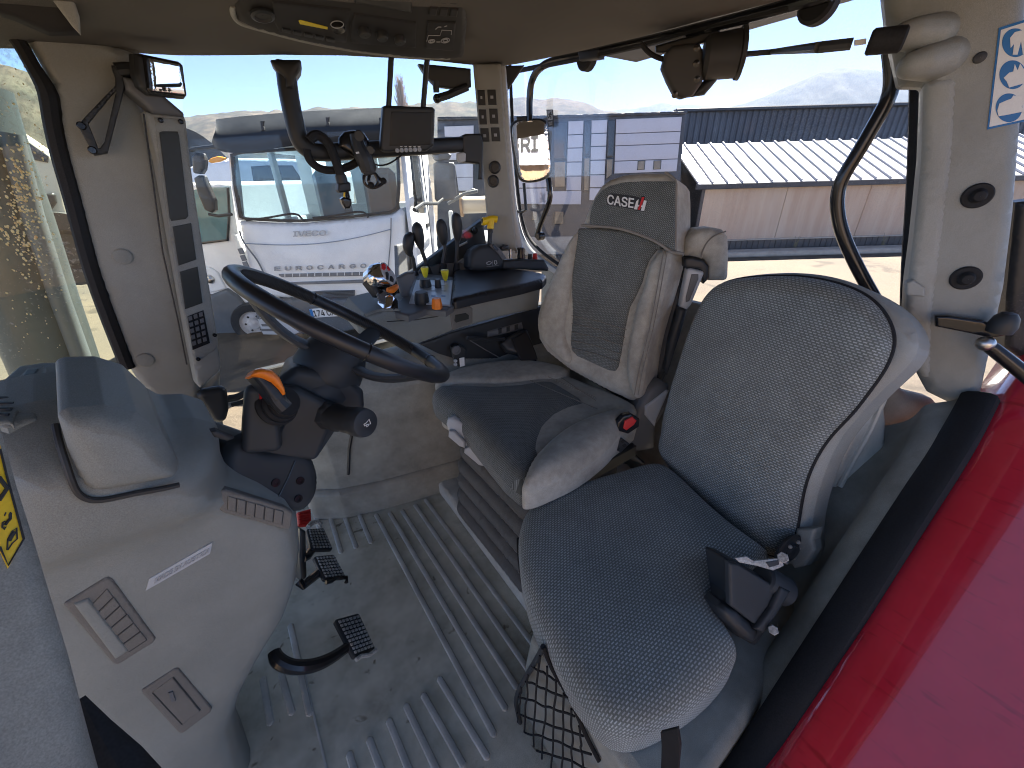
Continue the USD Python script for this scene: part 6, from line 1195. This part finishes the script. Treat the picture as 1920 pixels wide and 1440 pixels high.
c = HH * (s0 + s1) / 2 + AH * (t1 - .06) + V(0, 0, ztp + .05); obj('flashing', bx(c, (s1 - s0 + .1, .3, .10), np.array([HH, AH, V(0, 0, 1)]), .02), 'rail_dark', hl_)

# ---- low shed with standing-seam roof
sd_ = thing('low_shed', 'low shed with a bright ribbed metal roof and translucent peach wall', 'shed')
tE, tR = 11.8, 14.2
e0, zE_ = sz(1309, 345, tE); r0, zR = sz(1286, 271, tR); e0 = min(e0, e0)
s0 = e0; wsh = .40
for k in range(30):
    a = s0 + k * wsh
    p = [HH * a + AH * tE + V(0, 0, zE_), HH * (a + wsh - .012) + AH * tE + V(0, 0, zE_), HH * (a + wsh - .012) + AH * tR + V(0, 0, zR), HH * a + AH * tR + V(0, 0, zR)]
    pl = through(p[0], p[1], p[3]); 
    if pl.n[2] < 0: pl = PL(pl.p, -pl.n)
    rsh = obj('roof_sheet', pillow(pl, pl.to2(p), .02, .004, step=.8), 'roof_metal', sd_)
    obj('seam', tube([p[0] + V(0, 0, .025), p[3] + V(0, 0, .025)], .030, 6), 'roof_metal', rsh)
S_ = TP_(tE + .12)
zb = sz(1500, 445, tE + .12)[1]
def sbox(a, b, t0, t1, z0, z1, mat, nm, par, b_=.01): return lb(a, b, t0, t1, z0, z1, mat, nm, par, b_)
sbox(e0 - .05, e0 + 11.8, tE - .05, tE + .02, zE_ - .14, zE_ - .01, 'rail_dark', 'gutter', sd_)
for k in range(5):
    a = e0 + .27 + 2.3 * k; obj('wall_sheet', bx(HH * (a + 1.14) + AH * (tE + .14) + V(0, 0, (zb + zE_ - .14) / 2), (2.28, .03, zE_ - .14 - zb), np.array([HH, AH, V(0, 0, 1)]), .004), 'polycarbonate', sd_)
sbox(e0 + .18, e0 + .26, tE + .06, tE + .12, GZ, zE_ - .12, 'timber_dark', 'post', sd_)
for k in (): sbox(e0 + 1.15 * k + .17, e0 + 1.15 * k + .23, tE + .2, tE + .3, GZ, zE_ - .12, 'timber_dark', 'post', sd_)
sbox(e0 + .1, e0 + 11.8, tE + 2.2, tE + 2.3, GZ, zR - .1, 'cladding_dark', 'back_wall', sd_)
sbox(e0 + .1, e0 + 11.8, tE + .08, tE + .2, zb - .04, zb, 'kerb', 'base_rail', sd_)
for k in range(70):
    a = e0 + .3 + .165 * k; sbox(a, a + .15, tE + .1 + .004 * (k % 2), tE + .13 + .004 * (k % 2), GZ, zb - .04, 'timber_dark', 'board', sd_, .003)
kb = solo('kerb', bx(HH * (e0 + 5.5) + AH * (tE - .45) + V(0, 0, GZ + .07), (12.5, .5, .14), np.array([HH, AH, V(0, 0, 1)]), .03), 'kerb', 'pale concrete kerb along the foot of the low shed', 'kerb')
LBW = ['small dry weed against the boards left of the grab handle', 'branching dry weed against the boards beside the grab handle', 'dry weed against the boards near the rear pillar']
for (u, l_) in zip((1490, 1652, 1690), LBW):
    wd = thing('dry_weed', l_, 'weed', 'weeds along the shed'); base = TP_(tE - .1).hit(u, 466); base[2] = GZ + .02; rr = np.random.RandomState(u); tw = []
    for k in range(14):
        d = V(rr.normal() * .25, rr.normal() * .1, 1); q = base + unit(d) * rr.uniform(.15, .45); tw.append(tube([base, (base + q) / 2 + rr.normal(size=3) * .02, q], [.006, .005, .003], 4))
    obj('stem', cat(*tw), 'weed', wd)
# sign board behind the camera that shows in the mirror (its letters read right in the mirror)
Mp = MM.p; rd = unit(EYE - Mp); nn = MM.n; rd = rd  # line of sight returned by the mirror
vin = unit(Mp - EYE); vout = vin - 2 * (vin @ nn) * nn
sg = Mp + vout * 13.0; SG = PL(sg, V(-vout[0], -vout[1], 0))
sb_ = thing('sign_wall', 'white sign wall across the yard, seen only in the rear-view mirror', 'sign')
def sgq(x0, x1, y0, y1): return [(x0, y0), (x1, y0), (x1, y1), (x0, y1)]
dz = sg[2]
obj('board', pillow(SG.off(-.02), sgq(-3.5, 3.5, -.45, .55), .1, .02), 'wall_white', sb_)
obj('brick_wall', pillow(SG.off(-.15), sgq(-6, 6, GZ - dz, 2.2), .3, .02), 'wood_brown', sb_)
t_ = meshkit.text_mesh('GRI', 1.0, 1.0, True); v_ = t_.vertices.copy(); v_[:, 0] -= v_[:, 0].max(); v_ = v_ * .42
obj('letters', shape(SG.to3(np.stack([-v_[:, 0] - .25, v_[:, 1] - .05], 1), v_[:, 2] * .02 + .002), t_.faces[:, ::-1]), 'dark_print', sb_)

# ---- bare poplar
tr = thing('poplar_tree', 'tall bare poplar tree on the skyline above the monitor', 'tree')
PT = TP_(150); pb = PT.hit(756, 215); pt_ = PT.hit(753, 152); hgt = pt_[2] - pb[2]; pb = pb + V(0, 0, -12); hgt += 12
obj('trunk', tube([pb, pb + V(.1, 0, hgt * .5), pb + V(-.1, .1, hgt)], [.35, .2, .04], 8, n=12), 'twig', tr)
rr = np.random.RandomState(5); tw = []
for k in range(900):
    h0 = rr.uniform(.12, .9); a_ = rr.uniform(0, 6.28); sp = (.9 + 1.8 * math.sin(min(1, (1 - h0) * 1.6) * 1.5)) * rr.uniform(.3, 1); ln = hgt * rr.uniform(.10, .22)
    p0 = pb + V(0, 0, hgt * h0); d = V(math.cos(a_), math.sin(a_), 0); p1 = p0 + d * sp * .6 + V(0, 0, ln * .4); p2 = p0 + d * sp + V(0, 0, ln)
    tw.append(tube([p0, p1, p2], [.06, .05, .035], 3))
obj('crown', cat(*tw), 'twig', tr)
# ---- hills
def hill(name, ridge, t, mat, foot=.55, rough=1.0, seed=1, zf=GZ - 3):
    r = np.array([TP_(t).hit(*k) for k in ridge]); s = r @ HH; z = r[:, 2]; o = np.argsort(s); s, z = s[o], z[o]
    S = np.linspace(s[0], s[-1], 420); Zr = np.interp(S, s, z); rowsn = 46; V_ = []
    Zr = Zr + (meshkit.fbm(np.c_[S / t * 26, S * 0, S * 0 + seed], 5, seed) - .5) * t * .010 * rough
    for k in np.linspace(0, 1.5, rowsn):
        q = min(k, 1); sm = q * q * (3 - 2 * q); zz_ = zf + (Zr - zf) * sm if k <= 1 else Zr - (Zr - zf) * ((k - 1) / .5) ** 2
        tt = t * (foot + (1 - foot) * k); sS = S * (1.0 if k > 1 else .75 + .25 * k)
        zz_ = zz_ + (meshkit.fbm(np.c_[S / t * 30, np.full_like(S, k * 9), S * 0 + 3], 4, seed + 9) - .5) * (Zr - zf) * .08 * (1 if .1 < k < .93 else 0)
        V_.append(sS[:, None] * HH + tt * AH + zz_[:, None] * V(0, 0, 1))
    solo(name, loft(V_), mat, kind='structure', smooth=True)
hill('hills', [(-500, 225), (-150, 215), (100, 222), (345, 224), (400, 217), (470, 211), (520, 213), (600, 208), (700, 206), (790, 200), (890, 194), (950, 190), (1000, 186), (1040, 189), (1080, 193), (1110, 199), (1140, 212), (1170, 222), (1230, 235)], 750, 'hill_near', .5, 1.0, 3)
hill('far_hills', [(900, 215), (1050, 213), (1120, 211), (1180, 205), (1212, 203), (1237, 197), (1265, 199), (1290, 197), (1315, 201), (1345, 204), (1400, 205), (1500, 210), (1700, 215)], 1900, 'hill_far', .6, .7, 5)
hill('mesa_hill', [(1200, 226), (1290, 212), (1345, 206), (1385, 198), (1425, 185), (1470, 166), (1510, 149), (1555, 138), (1600, 134), (1622, 141), (1642, 152), (1662, 166), (1690, 184), (1720, 192), (1760, 200), (1850, 215), (2000, 235), (2300, 250)], 1250, 'hill_far', .5, .5, 8)
hill('wooded_bank', [(-700, 90), (-300, 100), (-60, 112), (0, 122), (45, 138), (90, 168), (130, 195), (190, 215), (300, 228), (340, 236)], 200, 'hill_near', .6, 2.0, 12)
# ---- haze
look('haze', {'v': ('principled_volume', {'color': (.42, .58, .90), 'density': HAZE, 'anisotropy': .35})}, [], volume='v.volume')
hz = bx((0, 0, 129), (9000, 9000, 262), b=.5)
solo('haze', hz, 'haze', 'thin pale haze over the whole valley', 'haze', kind='stuff', smooth=False)

flush()
